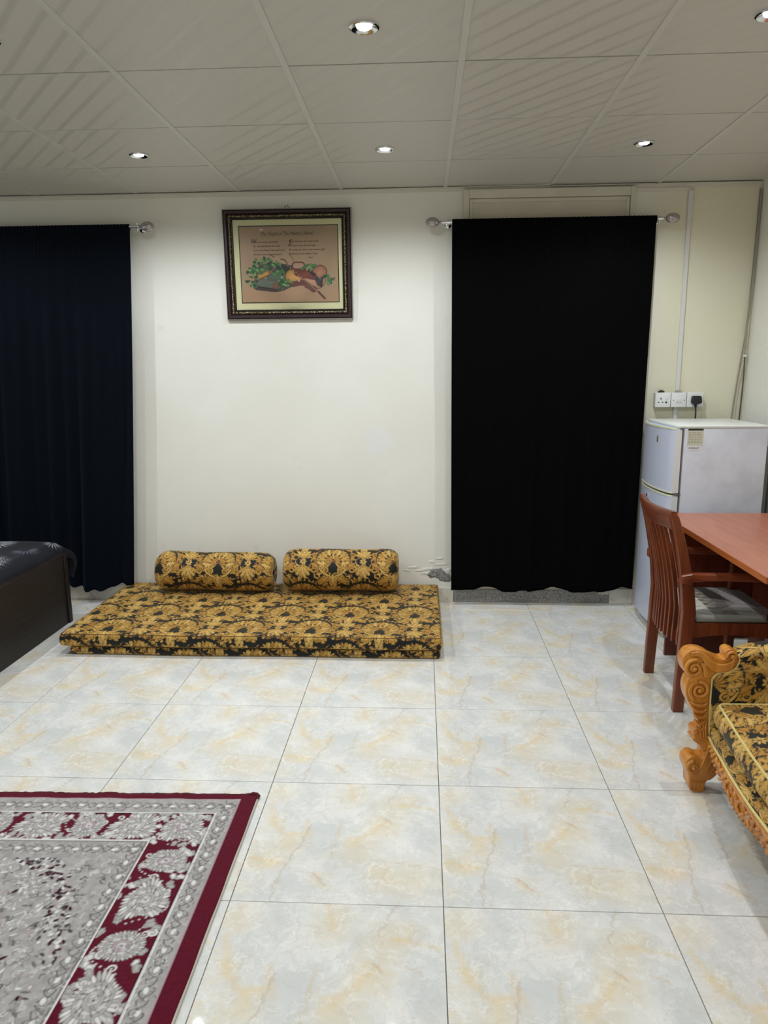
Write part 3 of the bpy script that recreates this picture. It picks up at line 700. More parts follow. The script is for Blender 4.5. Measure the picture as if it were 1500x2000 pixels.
# ---------------------------------------------------------------- curtains and rods
def velvet(name, col, tint, sheen):
    b = NB(name, 0.9, 0, 0.08, col); b.bsdf.inputs['Sheen Weight'].default_value = sheen; b.bsdf.inputs['Sheen Roughness'].default_value = .5
    b.bsdf.inputs['Sheen Tint'].default_value = (*tint, 1); b.bump(b.noise(b.coord(), 700, 2), .3, .0006); return b.m
M_VB = velvet('black_velvet', (.0004, .0004, .0007), (.05, .04, .06), .01)
M_VN = velvet('navy_velvet', (.0018, .0032, .0062), (.10, .2, .4), .09)
def curtain(name, label, y, top, bot, zt, zb, mat, folds, seed, amp, group=None):
    """top/bot: left and right x at the rod and at the hem"""
    rng = np.random.RandomState(seed); nx, nz = 420, 260
    s = np.linspace(0, 1, nx)[None, :]; q = (np.linspace(0, 1, nz)**1.5)[:, None]      # q 0 at rod, 1 at hem
    xl = top[0]+(bot[0]-top[0])*q**1.2; xr = top[1]+(bot[1]-top[1])*q**1.2
    X = xl+(xr-xl)*s+0*q
    D = np.zeros((nz, nx))
    for k in range(folds):
        c = rng.rand(); wd = rng.uniform(.008, .035); a = rng.uniform(.3, 1)*(1 if rng.rand() < .7 else -1); dr = rng.uniform(-.05, .05); st = rng.uniform(0, .5)
        D += a*np.exp(-((s-c-dr*q)/wd)**2)*np.clip((q-st*.3)/(.5), .15, 1)
    D += .5*np.sin(s*2*np.pi*5+.6+q)*q + .35*np.sin(s*2*np.pi*13+2+q*1.5)*np.clip(q*2, 0, 1)
    gather = np.zeros((1, nx))
    for k in range(3):
        gather += np.sin(s*2*np.pi*rng.uniform(45, 75)+rng.rand()*6)/3
    hd = np.exp(-(q/.035)**2)
    Y = y-.012*0-amp*D*(1-hd)-.0035*gather*np.exp(-((q-.05)/.05)**2)
    pk = np.exp(-((q-.0085)/.0075)**2)                                  # rod pocket bulges round the rod
    Y = Y*1.0+.004-pk*.0185
    zhem = zb+.014*np.sin(s*2*np.pi*2.6+seed)+.010*np.sin(s*2*np.pi*5.3+1)-.5*amp*D[-1:]
    Z = zt+(zhem-zt)*q+.0015*gather*np.exp(-(q/.02)**2)
    P = np.stack([X, np.minimum(Y, -.020), Z], -1)
    o = thing(name, label, 'curtain', ((top[0]+top[1])/2, y, 0), group)
    # front and back sheets joined by a rim: the cloth has thickness
    th = .004; Bk = P.copy(); Bk[..., 1] += th
    pocket_back = pk*.031; Bk[..., 1] += pocket_back
    n = nx*nz; V = np.vstack([P.reshape(-1, 3), Bk.reshape(-1, 3)]); F = [grid_faces(nz, nx), grid_faces(nz, nx, base=n)[:, ::-1]]
    rim = list(range(nx))+[nx*k+nx-1 for k in range(1, nz)]+[nx*(nz-1)+k for k in range(nx-2, -1, -1)]+[nx*k for k in range(nz-2, 0, -1)]
    rim = np.array(rim); r2 = np.roll(rim, -1)
    # the rod pocket stays open at its two ends
    F.append(np.stack([r2, rim, rim+n, r2+n], -1)); np_mesh('cloth', V, np.vstack(F), None, mat, o)
    t = B(); hz = [(float(X[-1, k]), float(P[-1, k, 1])-.001, float(Z[-1, k])+.001) for k in range(0, nx, 5)]; tube(t, hz, .0028, 6); obj('hem', t, mat, o)
    return o
curtain('curtain', 'plain black velvet curtain hanging over the door, right of the picture', -.088, (.105, 1.246), (.121, 1.233), 2.293, .108, M_VB, 9, 5, .007)
curtain('curtain', 'dark navy velvet curtain at the left edge, behind the bed', -.088, (-3.05, -1.763), (-3.12, -1.896), 2.299, .108, M_VN, 14, 11, .026)
b = NB('silver_mosaic', 0.22, 1.0); v = b.vor(b.coord(), 190, 'Distance', 'DISTANCE_TO_EDGE'); b.set('Base Color', b.mix(b.ramp(v, 0, .06), (.05, .045, .045, 1), (.62, .58, .57, 1))); b.bump(b.ramp(v, 0, .10), .8, .002); M_MOSA = b.m
def rod(label, x0, x1, z, ends, brk):
    r = thing('curtain_rod', label, 'curtain rod', ((x0+x1)/2, -.088, z))
    t = B(); tube(t, [(x0, -.088, z), (x1, -.088, z)], .0085, 16); obj('pole', t, M_CHROME, r)
    for e, s in ends:
        t = B(); prof = [(.006, 0), (.010, .002), (.0065, .006), (.0065, .012)]+[(.0285*math.sqrt(max(.004, 1-(k/9-1)**2)), .052+.040*(k/9-1)) for k in range(0, 19)]
        prof = [(a, s*h) for a, h in prof]; lathe(t, prof, (e, -.088, z), 'x', 24); obj('finial', t, M_MOSA, r)
    for x in brk:
        t = B(); tube(t, [(x, -.001, z), (x, -.077, z)], .006, 10); lathe(t, [(.020, -.0005), (.020, -.005), (.012, -.009)], (x, 0, z), 'y', 16)
        tube(t, [(x-.006, -.088, z), (x+.006, -.088, z)], .0125, 14); tube(t, [(x, -.088, z-.011), (x, -.088, z-.026)], .0035, 8); tube(t, [(x, -.092, z+.011), (x, -.092, z+.016)], .004, 8)
        obj('bracket', t, M_CHROME, r)
    return r
rod('silver curtain rod with mosaic oval finials over the door, holding the black curtain', .044, 1.283, 2.277, ((.046, -1), (1.281, 1)), (.084, 1.260))
rod('silver curtain rod at the left with one mosaic finial in view, holding the navy curtain', -3.14, -1.704, 2.283, ((-3.14, -1), (-1.706, 1)), (-3.10, -1.713))

# ---------------------------------------------------------------- framed picture
def picture():
    X0, X1, Z0, Z1 = -1.226, -.476, 1.760, 2.376
    tilt = .022
    root = thing('framed_picture', 'framed print of a violin, books and ivy under a verse, hung between the curtains', 'picture', ((X0+X1)/2, 0, Z0))
    def Y(z): return -.002-tilt*(z-Z0)/(Z1-Z0)
    def ring(bm, w0, w1, y0, y1):
        """moulding between insets w0 (outer) and w1 (inner), from depth y0 to y1 before the wall"""
        for (a, c) in (((0, 0), (1, 0)), ((1, 0), (1, 1)), ((1, 1), (0, 1)), ((0, 1), (0, 0))):
            secs = []
            for (ex, ez) in (a, c):
                sx, sz = (1 if ex == 0 else -1), (1 if ez == 0 else -1); xo, zo = (X0, X1)[ex], (Z0, Z1)[ez]; s = []
                prof = [(w0, y0), (w0, (y0+y1)/2), (w0+(w1-w0)*.3, y1), (w0+(w1-w0)*.7, y1), (w1, (y0+y1)/2), (w1, y0)]
                for w_, d in prof: z = zo+sz*w_; s.append((xo+sx*w_, Y(z)-d, z))
                secs.append(s)
            loft(bm, secs, True, False)
    M_MAR = plain('dark_maroon_moulding', L(48, 30, 34), .35, vary=.2, vscale=20)
    b = NB('antique_gold_carving', .4, .6); v = b.vor(b.coord(), 150); b.set('Base Color', b.mix(b.ramp(v, .1, .6), LA(196, 184, 150), LA(78, 66, 46))); b.bump(v, 1.0, .003); mg = b.m
    M_BLK = plain('black_lip', L(22, 18, 16), .4); M_SIL = plain('silver_edge', L(150, 144, 140), .35, .6)
    t = B(); ring(t, -.004, .004, .0, .020); obj('outer_edge', t, M_SIL, root, smooth=False)
    t = B(); ring(t, .003, .030, .0, .030); obj('frame', t, M_MAR, root, smooth=False)
    t = B(); ring(t, .029, .047, .0, .025); obj('carved_band', t, mg, root, smooth=False)
    t = B(); ring(t, .046, .056, .0, .019); obj('inner_lip', t, M_BLK, root, smooth=False)
    def sheet(name, x0, x1, z0, z1, d, th, mat):
        t = B(); loft(t, [[(x0, Y(z)-d, z), (x1, Y(z)-d, z), (x1, Y(z)-d-th, z), (x0, Y(z)-d-th, z)] for z in (z0, z1)]); return obj(name, t, mat, root, smooth=False)
    sheet('backing', X0+.01, X1-.01, Z0+.01, Z1-.01, .0002, .006, M_BLK)
    sheet('mat_board', X0+.05, X1-.05, Z0+.05, Z1-.05, .0065, .002, plain('pale_green_mat', L(234, 230, 184), .8))
    x0, x1, z0, z1 = -1.133, -.557, 1.858, 2.283
    sheet('mat_line', x0-.005, x1+.005, z0-.005, z1+.005, .0087, .0008, M_BLK)
    # the print
    W, H = x1-x0, z1-z0; c = Canvas(W, H, .0012, L(178, 152, 124), False); rng = random.Random(5)
    yy, xx = np.mgrid[0:c.H, 0:c.W]; f = np.sin(xx*.02+1)*np.sin(yy*.03)*.04+np.random.RandomState(1).rand(c.H, c.W)*.05
    c.a *= (1+f)[..., None]
    lowb = np.clip((.13-yy*c.res)/.08, 0, 1)[..., None]; c.a[:] = c.a*(1-lowb*.5)+np.array(L(186, 144, 110))*lowb*.5
    def q(px, py): return ((px-250)/1010*W, H-(py-285)/780*H)       # layout in the print's own proportions
    BR, DK, GR, G2, G3, OC, RD = L(104, 62, 48), L(58, 44, 40), L(84, 128, 82), L(112, 160, 100), L(60, 88, 64), L(196, 150, 92), L(128, 74, 62)
    def S(pts, r, col, out=None, ow=0, prof='flat', sh=.15): c.stroke([q(*p) for p in pts], r, col, out, ow, prof, sh)
    S([(560, 700), (880, 760)], .030, L(74, 70, 66)); S([(640, 690), (860, 745)], .018, L(60, 68, 66))
    S([(420, 880), (620, 900), (760, 850)], .030, L(84, 78, 74), DK, .002); S([(430, 850), (600, 880)], .024, L(112, 122, 108)); S([(560, 790), (680, 800)], .026, L(96, 110, 98), DK, .0015); S([(600, 900), (700, 830)], .020, L(128, 94, 82)); S([(420, 800), (540, 740)], .020, L(150, 112, 88), BR, .003); S([(440, 795), (520, 765)], .009, L(206, 158, 84))
    S([(600, 720), (480, 690)], .014, L(112, 88, 92)); S([(440, 910), (610, 935)], .005, DK)
    S([(780, 800), (840, 810)], .038, OC, BR, .004, 'flat', .5); S([(820, 690), (880, 690)], .016, L(184, 148, 130), BR, .007); S([(960, 830), (1040, 840)], .046, L(196, 150, 116), BR, .004, 'flat', .4)
    S([(1060, 770), (1075, 760)], .036, L(182, 134, 108), BR, .005, 'flat', .4); S([(840, 760), (1000, 800)], .022, L(120, 70, 64)); S([(780, 880), (900, 870), (1000, 940)], .016, L(112, 68, 62)); S([(900, 790), (960, 770)], .018, L(134, 78, 66)); S([(930, 900), (1010, 930)], .014, L(122, 78, 66))
    S([(1040, 830), (1060, 880)], .014, L(64, 62, 72)); S([(1090, 820), (1080, 900)], .008, DK); S([(960, 740), (1010, 790)], .008, L(66, 48, 62)); c.disc(*q(775, 855), .006, L(226, 206, 180)); c.disc(*q(850, 845), .006, L(206, 176, 150))
    for cx, cy, rx, ry, n in ((480, 680, 120, 70, 46), (380, 760, 80, 60, 26), (360, 870, 60, 40, 14), (620, 690, 50, 40, 10), (640, 760, 60, 30, 12), (700, 870, 70, 50, 24), (680, 800, 40, 40, 8), (960, 700, 80, 30, 18), (1150, 840, 60, 40, 20), (420, 730, 60, 60, 10)):
        for _ in range(n):
            a = rng.random()*6.28; rr_ = math.sqrt(rng.random()); x, y = cx+rx*rr_*math.cos(a), cy+ry*rr_*math.sin(a); b_ = rng.random()*6.28; l = rng.uniform(14, 30)
            S([(x, y), (x+l*math.cos(b_), y+l*.8*math.sin(b_))], rng.uniform(.004, .008), [GR, G2, G3, L(132, 178, 110), L(90, 138, 84)][rng.randrange(5)], G3, .0015, 'petal')
    S([(1180, 820), (1215, 845)], .003, BR); S([(670, 620), (710, 630), (740, 680), (760, 700)], .0035, BR); S([(740, 685), (900, 830), (1010, 930), (1120, 1030)], .0050, L(164, 130, 112), DK, .0012); S([(1050, 960), (1110, 1030)], .006, L(100, 66, 56)); S([(560, 570), (600, 600)], .003, L(150, 74, 68)); S([(760, 570), (800, 630)], .002, BR)
    nz, nx = int(H/.0016), int(W/.0016); gx, gz = np.meshgrid(np.linspace(x0, x1, nx), np.linspace(z0, z1, nz)); gy = -.002-tilt*(gz-Z0)/(Z1-Z0)-.0100
    grid_obj('print', np.stack([gx, gy, gz], -1), c.sample(gx-x0, gz-z0), mat_painted('picture_print', .4), root)
    # the verse, in raised-off flat letters
    M_INK = plain('brown_ink', L(66, 44, 34), .7)
    ang = math.atan2(tilt, Z1-Z0)
    def text(s, px, py, size, shear=.35, mat=M_INK, width=None):
        cu = bpy.data.curves.new('verse', 'FONT'); cu.body = s; cu.size = size; cu.shear = shear; cu.resolution_u = 2
        ob = bpy.data.objects.new('verse_tmp', cu); COL.objects.link(ob)
        me = bpy.data.meshes.new_from_object(ob); bpy.data.objects.remove(ob, do_unlink=True)
        bm = B(); bm.from_mesh(me); bpy.data.meshes.remove(me)
        w_ = max(v.co.x for v in bm.verts)-min(v.co.x for v in bm.verts)
        if width: bmesh.ops.scale(bm, vec=(width/w_, 1, 1), verts=bm.verts)
        u, v_ = q(px, py); ox, oz = x0+u, z0+v_
        for v in bm.verts: x, z = ox+v.co.x, oz+v.co.y; v.co = Vector((x, Y(z)-.0107, z))
        me = bpy.data.meshes.new('verse_line'); bm.to_mesh(me); bm.free(); me.materials.append(mat)
        me.transform(Matrix.Translation(-OFF[root.name]))
        obj('verse_line', me, mat, root)
    text("The Touch of The Master's Hand...", 465, 378, .030, .4, width=.315)
    for k, s_ in enumerate(("Whenever one has a sad defeat", "For the old friends we used", "Cry to the Master with such trust", "And love once more grants peace")):
        text(s_, 372+(15 if k else 0), 452+k*42, .0155, .35, width=(.155, .158, .185, .170)[k])
    for k, s_ in enumerate(("Songs that were lost to this world", "Can ring out from the heart again", "For songs to make us to sweeter gifts", "By the touch of the Master's Hand")):
        text(s_, 765-(10 if k else 0), 450+k*42, .0155, .35, width=(.170, .160, .215, .170)[k])
    text("W", 360, 455, .034, .3); text("S", 745, 482, .048, .3); text("Anon", 955, 615, .012, .3)
    g_ = NB('picture_glass'); g_.n.remove(g_.bsdf); tr_ = g_.n.new('ShaderNodeBsdfTransparent'); gl_ = g_.n.new('ShaderNodeBsdfGlossy'); gl_.inputs['Roughness'].default_value = .03; fr_ = g_.n.new('ShaderNodeFresnel'); fr_.inputs['IOR'].default_value = 1.3
    mx_ = g_.n.new('ShaderNodeMixShader'); g_.t.links.new(fr_.outputs[0], mx_.inputs[0]); g_.t.links.new(tr_.outputs[0], mx_.inputs[1]); g_.t.links.new(gl_.outputs[0], mx_.inputs[2]); g_.t.links.new(mx_.outputs[0], g_.n['Material Output'].inputs[0]); M_GL = g_.m
    sheet('glass', X0+.052, X1-.052, Z0+.052, Z1-.052, .0125, .0015, M_GL)
    nail = B(); tube(nail, [(-.851, .0, 2.402), (-.851, -.020, 2.404)], .0025, 8); lathe(nail, [(.005, -.020), (.005, -.022)], (-.851, 0, 2.404), 'y', 10)
    tag(obj('nail', nail, M_CHROME, origin=(-.851, 0, 2.402)), 'nail in the wall above the framed picture', 'nail')
    t = B(); tube(t, [(-.872, -.012, 2.373), (-.851, -.014, 2.4075), (-.830, -.012, 2.373)], .0016, 6); obj('hanging_loop', t, M_BLK, root)
picture()

# ---------------------------------------------------------------- floor mattresses and bolsters in gold and black damask
M_DAM = mat_painted('gold_black_damask', .62, .25, .25, .4, 900, (.9, .75, .45))
M_PIPE = plain('dark_piping', L(40, 34, 26), .8); M_SEAM = plain('brown_gold_seam', L(92, 68, 34), .8)
def dam(du, dv, su=1.0, sv=1.0): return lambda u, v: DAM.sample((u+du)*su, (v+dv)*sv)
def floor_mattress(label, lo, hi, du, dv, crown):
    def deform(V):
        u = (V[:, 0]-lo[0])/(hi[0]-lo[0]); v = (V[:, 1]-lo[1])/(hi[1]-lo[1]); zf = (V[:, 2]-lo[2])/(hi[2]-lo[2])
        e = np.clip(np.minimum(np.minimum(u, 1-u)*(hi[0]-lo[0]), np.minimum(v, 1-v)*(hi[1]-lo[1]))/.10, 0, 1)
        V = V.copy(); V[:, 2] += zf*crown*(e*(2-e)) + zf*.0025*np.sin(V[:, 0]*9+1)*np.sin(V[:, 1]*7)
        b = np.sin(np.pi*np.clip(zf, 0, 1))*.006; V[:, 1] -= b*(v < .02); V[:, 0] += b*(u > .98)-b*(u < .02)
        V[:, 1] += .004*np.sin(V[:, 0]*6.3)*(v < .5)
        return V
    V, F, C = rounded_box(lo, hi, .014, .0042, dam(du, dv), deform)
    o = np_mesh('floor_mattress', V, F, C, M_DAM, None, ((lo[0]+hi[0])/2, (lo[1]+hi[1])/2, lo[2]))
    tag(o, label, 'mattress', 'stacked floor mattresses')
    r = .003; z = hi[2]-.007
    for z in (hi[2]-.004,):
        t = B(); P = []
        for (x, y) in ((lo[0], lo[1]), (hi[0], lo[1]), (hi[0], hi[1]), (lo[0], hi[1])):
            for k in range(5):
                sx = 1 if x == lo[0] else -1; sy = 1 if y == lo[1] else -1
                a = k/4*math.pi/2; cx, cy = x+sx*.014, y+sy*.014
                ang = {(1, 1): math.pi, (-1, 1): 1.5*math.pi, (-1, -1): 0, (1, -1): .5*math.pi}[(sx, sy)]+a
                P.append((cx+.0125*math.cos(ang), cy+.0125*math.sin(ang)+(.004*math.sin(x*6.3) if y == lo[1] else 0), z))
        Q = []
        for a_, b_ in zip(P, P[1:]+P[:1]):
            n = max(1, int((Vector(b_)-Vector(a_)).length/.05))
            for k in range(n):
                p = [a_[i]*(1-k/n)+b_[i]*k/n for i in range(3)]
                if abs(p[1]-lo[1]) < .004: p[1] = lo[1]+.0015+.004*math.sin(p[0]*6.3)
                Q.append(tuple(p))
        Q.append(Q[0]); tube(t, Q, r*.6, 6); obj('piping', t, M_SEAM, o)
    return o
floor_mattress('lower black and gold damask floor mattress, the one lying on the tiles', (-1.905, -.945, .0005), (.030, -.030, .050), .03, .31, 0)
floor_mattress('upper black and gold damask floor mattress, carrying both bolsters', (-1.950, -.962, .0515), (.038, -.026, .122), .10, .10, .004)

def bolster(label, x0, x1, yc, zc, R, du, dv, tilt, seed, tuft):
    root = thing('bolster', label, 'bolster', ((x0+x1)/2, yc, zc-R), 'damask bolsters on the floor mattress')
    n, m = 230, 200; u = np.linspace(0, 1, n); Lc = x1-x0; end = .075
    rng = np.random.RandomState(seed)
    # arc-length profile: flat end disc, rounded shoulder, body
    ps, prof = [], []
    for t in np.linspace(0, 1, 14): prof.append((-.0+.012*(1-t)**2*0+.010*(1-t), R*.62*t))
    for t in np.linspace(0, math.pi/2, 16)[1:]: prof.append((end*(1-math.cos(t)), R*.62+R*.38*math.sin(t)))
    right = [(Lc-a, r) for a, r in reversed(prof)]
    body = [(end+(Lc-2*end)*k/150, R) for k in range(1, 150)]
    prof = prof+body+right
    A = np.array(prof); s = np.concatenate([[0], np.cumsum(np.hypot(np.diff(A[:, 0]), np.diff(A[:, 1])))])
    th = np.linspace(0, 2*np.pi, m, endpoint=False)[None, :]
    a = A[:, 0][:, None]; r = A[:, 1][:, None]
    rr_ = r*(1+.012*np.sin(a*14+seed)+.018*np.cos(2*th+.5)-.012*np.cos(a/Lc*2*np.pi)*(-1))
    X = x0+a+0*th; Yc = yc+rr_*np.cos(th)*1.02; Zc = rr_*np.sin(th)
    Zc = np.where(Zc < 0, Zc*.93, Zc); Zc = zc+Zc+tilt*(a-Lc/2)
    lowest = .129 + 0*Zc; Zc = np.maximum(Zc, lowest)
    C = DAM.sample((a+du)+0*th, (-th*R*1.0+dv)+0*a)
    grid_obj('cover', np.stack([X, Yc, Zc], -1), C, M_DAM, root, wrap=True)
    t = B()
    for e, sgn in ((x0, -1), (x1, 1)):
        sh = .012; pts = [(e-sgn*sh*.0+0, 0, 0)]
        ring = [(e-sgn*.006, yc+R*.63*math.cos(k*math.pi/16), zc+R*.60*math.sin(k*math.pi/16)+sgn*tilt*Lc/2) for k in range(33)]; tube(t, ring, .003, 6)
    obj('piping', t, M_SEAM, root)
    if tuft:
        t = B(); lathe(t, [(.004, -.004), (.012, .0), (.013, .005), (.005, .010)], (x1-.010, yc, zc+tilt*Lc/2), 'x', 14); obj('end_button', t, M_PIPE, root)
        t = B(); tube(t, [(x1, yc-.01, zc+.01), (x1+.012, yc-.016, zc+.014), (x1+.018, yc-.02, zc+.022)], .002, 6); obj('thread_end', t, M_PIPE, root)
    return root
bolster('left damask bolster with a tufted end, nearer the navy curtain', -1.685, -.966, -.195, .245, .124, .14, .05, -.012, 1, True)
bolster('right damask bolster, nearer the black curtain', -.900, -.205, -.190, .256, .134, .05, .33, .0, 4, False)

# ---------------------------------------------------------------- rug
def make_rug():
    X1, Y1 = -.630, -2.196; W, H = 1.50, 2.20; X0, Y0 = X1-W, Y1-H
    MR, MD = L(90, 13, 34), L(54, 10, 24); GY, GL, GD, WH, PK, CH = L(172, 168, 164), L(198, 194, 190), L(112, 107, 107), L(216, 213, 210), L(172, 154, 158), L(66, 62, 64)
    c = Canvas(W, H, .0022, MR, False); rng = random.Random(8)
    yy, xx = np.mgrid[0:c.H, 0:c.W]; u = (xx+.5)*c.res; v = (yy+.5)*c.res
    e = np.minimum(np.minimum(u, W-u), np.minimum(v, H-v))          # distance from the rug's edge
    # the short-side border is a little narrower than the long-side one
    ev = np.minimum(v, H-v); eu = np.minimum(u, W-u)
    b1, b2, b3, b4 = .058, .120, .290, .352
    fy = lambda k: float(np.interp(k, [0, b1, b2, b3, b4, 1], [0, .034, .112, .258, .345, .99]))
    def inside(k, U=None, Vv=None):
        U = eu if U is None else np.minimum(U, W-U); Vv = ev if Vv is None else np.minimum(Vv, H-Vv)
        return (U > k) & (Vv > fy(k))
    rs = np.random.RandomState(3)
    def smooth_noise(n):
        a = rs.rand(c.H//n+2, c.W//n+2); j, i = yy/n, xx/n; J, I = j.astype(int), i.astype(int); tj, ti = j-J, i-I; tj = tj*tj*(3-2*tj); ti = ti*ti*(3-2*ti)
        return (a[J, I]*(1-ti)+a[J, I+1]*ti)*(1-tj)+(a[J+1, I]*(1-ti)+a[J+1, I+1]*ti)*tj
    n1, n2, n3 = smooth_noise(6), smooth_noise(16), smooth_noise(3)
    gbase = (np.array(GY)[None, None]*(0.82+.28*n1+.14*n2-.10)[..., None])
    m1, m2, m3, m4 = inside(b1), inside(b2), inside(b3), inside(b4)
    c.a[m1] = gbase[m1]; c.a[m2] = (np.array(MR)*(.85+.3*n3)[..., None])[m2]; c.a[m3] = gbase[m3]*.95; c.a[m4] = gbase[m4]*.98
    c.a[~m1] *= (.9+.2*n3)[..., None][~m1]
    def band(ax, k_lo, k_hi): return None
    mk_red = lambda gx, gy: (inside(b2+.004, gx, gy) & ~inside(b3-.004, gx, gy)).astype(float)
    mk_fld = lambda gx, gy: inside(b4, gx, gy).astype(float)
    mk_og = lambda gx, gy: (inside(b1, gx, gy) & ~inside(b2, gx, gy)).astype(float)
    mk_ig = lambda gx, gy: (inside(b3, gx, gy) & ~inside(b4, gx, gy)).astype(float)
    # thin ruled lines between the bands
    def frame_line(k, kf, wdt, col):
        for (p, q_) in (((k, kf), (W-k, kf)), ((W-k, kf), (W-k, H-kf)), ((W-k, H-kf), (k, H-kf)), ((k, H-kf), (k, kf))):
            c.stroke([p, q_], wdt, col, None, 0, 'flat', 0) if False else None
            x0_, x1_ = sorted((p[0], q_[0])); y0_, y1_ = sorted((p[1], q_[1])); i0, i1 = int((x0_-wdt)/c.res), int((x1_+wdt)/c.res)+1; j0, j1 = int((y0_-wdt)/c.res), int((y1_+wdt)/c.res)+1
            c.a[j0:j1, i0:i1] = col
    for k, col in ((b1, PK), (b2, WH), (b3, WH)): frame_line(k, fy(k), .0018, col)
    frame_line(b2+.005, fy(b2)+.005, .0012, MD); frame_line(b3+.006, fy(b3)+.006, .001, GD)
    # guard bands: little scrolls and buds
    def guard(xc, yc, along, mk, step=.062):
        pass
    def run_band(k_mid_u, k_mid_v, mk, step, fn):
        for side in range(4):
            ln = (H-2*k_mid_v) if side % 2 else (W-2*k_mid_u); n = max(1, int(round(ln/step)))
            for i in range(n+1):
                t = i/n
                if side == 0: x, y, a = k_mid_u+t*ln, k_mid_v, 0
                elif side == 1: x, y, a = W-k_mid_u, k_mid_v+t*ln, math.pi/2
                elif side == 2: x, y, a = W-k_mid_u-t*ln, H-k_mid_v, math.pi
                else: x, y, a = k_mid_u, H-k_mid_v-t*ln, -math.pi/2
                fn(x, y, a, i, mk)
    def bud(x, y, a, i, mk):
        ca, sa = math.cos(a), math.sin(a); T = lambda p, q_: (x+ca*p-sa*q_, y+sa*p+ca*q_); s = 1 if i % 2 else -1
        c.stroke([T(-.034, -s*.012), T(-.018, s*.010), T(-.004, s*.016), T(.010, -s*.004), T(.030, -s*.014)], .0018, CH, None, 0, 'flat', 0, mask=mk)
        c.stroke([T(-.030, s*.014), T(-.012, -s*.012), T(.004, -s*.018), T(.018, s*.008), T(.034, s*.014)], .0016, CH, None, 0, 'flat', 0, mask=mk)
        c.stroke([T(-.010, 0), T(.010, s*.004)], .0075, WH, GD, .002, 'leaf', mask=mk)
        for _ in range(16):
            p, q_ = rng.uniform(-.034, .034), rng.uniform(-.030, .030); b_ = rng.random()*6.28
            c.stroke([T(p, q_), T(p+.008*math.cos(b_), q_+.008*math.sin(b_))], .0016, [GL, WH, PK, GD, GD][rng.randrange(5)], None, 0, 'leaf', mask=mk)
    run_band((b1+b2)/2, (fy(b1)+fy(b2))/2, mk_og, .062, bud)
    run_band((b3+b4)/2, (fy(b3)+fy(b4))/2, mk_ig, .062, bud)
    # wide red border: big serrated palmettes, smaller blossoms, curling vines
    def blossom(x, y, a, s, mk, kind):
        ca, sa = math.cos(a), math.sin(a); T = lambda p, q_: (x+(ca*p-sa*q_)*s, y+(sa*p+ca*q_)*s); n = 34 if kind else 23
        rx, ry = (.056, .047) if kind else (.040, .034)
        if kind == 1:                                       # shield-shaped palmette with a leafy rim
            for k in range(n):
                b_ = 2*math.pi*k/n; f = 1+.14*math.cos(3*b_)+.08*math.cos(5*b_)
                c.stroke([T(rx*.6*f*math.cos(b_), ry*.6*f*math.sin(b_)), T(rx*1.12*f*math.cos(b_+.12), ry*1.12*f*math.sin(b_+.12))], .0044*s, (GL, GY, WH)[k % 3], GD, .0009, 'petal', mask=mk)
        else:
            for k in range(n):
                b_ = 2*math.pi*k/n
                c.stroke([T(rx*.6*math.cos(b_), ry*.6*math.sin(b_)), T(rx*1.05*math.cos(b_+.1), ry*1.05*math.sin(b_+.1))], .0040*s, (GL, GY)[k % 2], GD, .0009, 'petal', mask=mk)
        for f, col, o_ in ((.80, GY, GD), (.62, GL, GD), (.44, PK if kind == 2 else GY, CH), (.24, GL, GD)):
            c.stroke([T(-(rx-ry)*f, 0), T((rx-ry)*f, 0)], ry*f*s, col, o_, .0012, 'flat', .06, mask=mk)
        for k in range(16):
            b_ = 2*math.pi*k/16+.2; c.stroke([T(rx*.46*math.cos(b_), ry*.46*math.sin(b_)), T(rx*.72*math.cos(b_+.2), ry*.72*math.sin(b_+.2))], .0013*s, (GD, WH, CH)[k % 3], None, 0, 'flat', 0, mask=mk)
        for _ in range(5):
            p, q_ = rng.uniform(-.3, .3)*rx, rng.uniform(-.3, .3)*ry; c.spiral(*T(p, q_), .007*s, rng.random()*6, 1.1, 1, .0012, (GD, WH)[rng.randrange(2)], None, 0, mk)
        c.disc(*T(0, 0), .0026*s, CH, mask=mk)
    def vine(x, y, a, i, mk):
        ca, sa = math.cos(a), math.sin(a); T = lambda p, q_: (x+ca*p-sa*q_, y+sa*p+ca*q_); s = 1 if i % 2 else -1
        c.stroke([T(-.09, s*.02), T(-.045, -s*.062), T(0, -s*.060), T(.04, s*.01), T(.09, s*.05)], .0032, GL, None, 0, 'flat', 0, mask=mk)
        for _ in range(20):
            p, q_ = rng.uniform(-.085, .085), rng.choice((-1, 1))*rng.uniform(.034, .080); b_ = a+rng.random()*6.28
            leafy(c, *T(p, q_), b_, rng.uniform(.016, .034), .011, [GL, GY, WH, GY][rng.randrange(4)], GD, .0008, 3, rng, mk)
        for _ in range(4):
            p, q_ = rng.uniform(-.08, .08), rng.uniform(-.07, .07); c.spiral(*T(p, q_), .013, rng.random()*6, 1.2, rng.choice((-1, 1)), .0028, WH, None, 0, mk)
    def big(x, y, a, i, mk): blossom(x, y, a if i % 2 else a+math.pi/2, 1.18 if i % 2 else 1.0, mk, 1 if i % 2 else 2)
    mu, mv = (b2+b3)/2, (fy(b2)+fy(b3))/2
    run_band(mu, mv, mk_red, .165, vine); run_band(mu, mv, mk_red, .165, big)
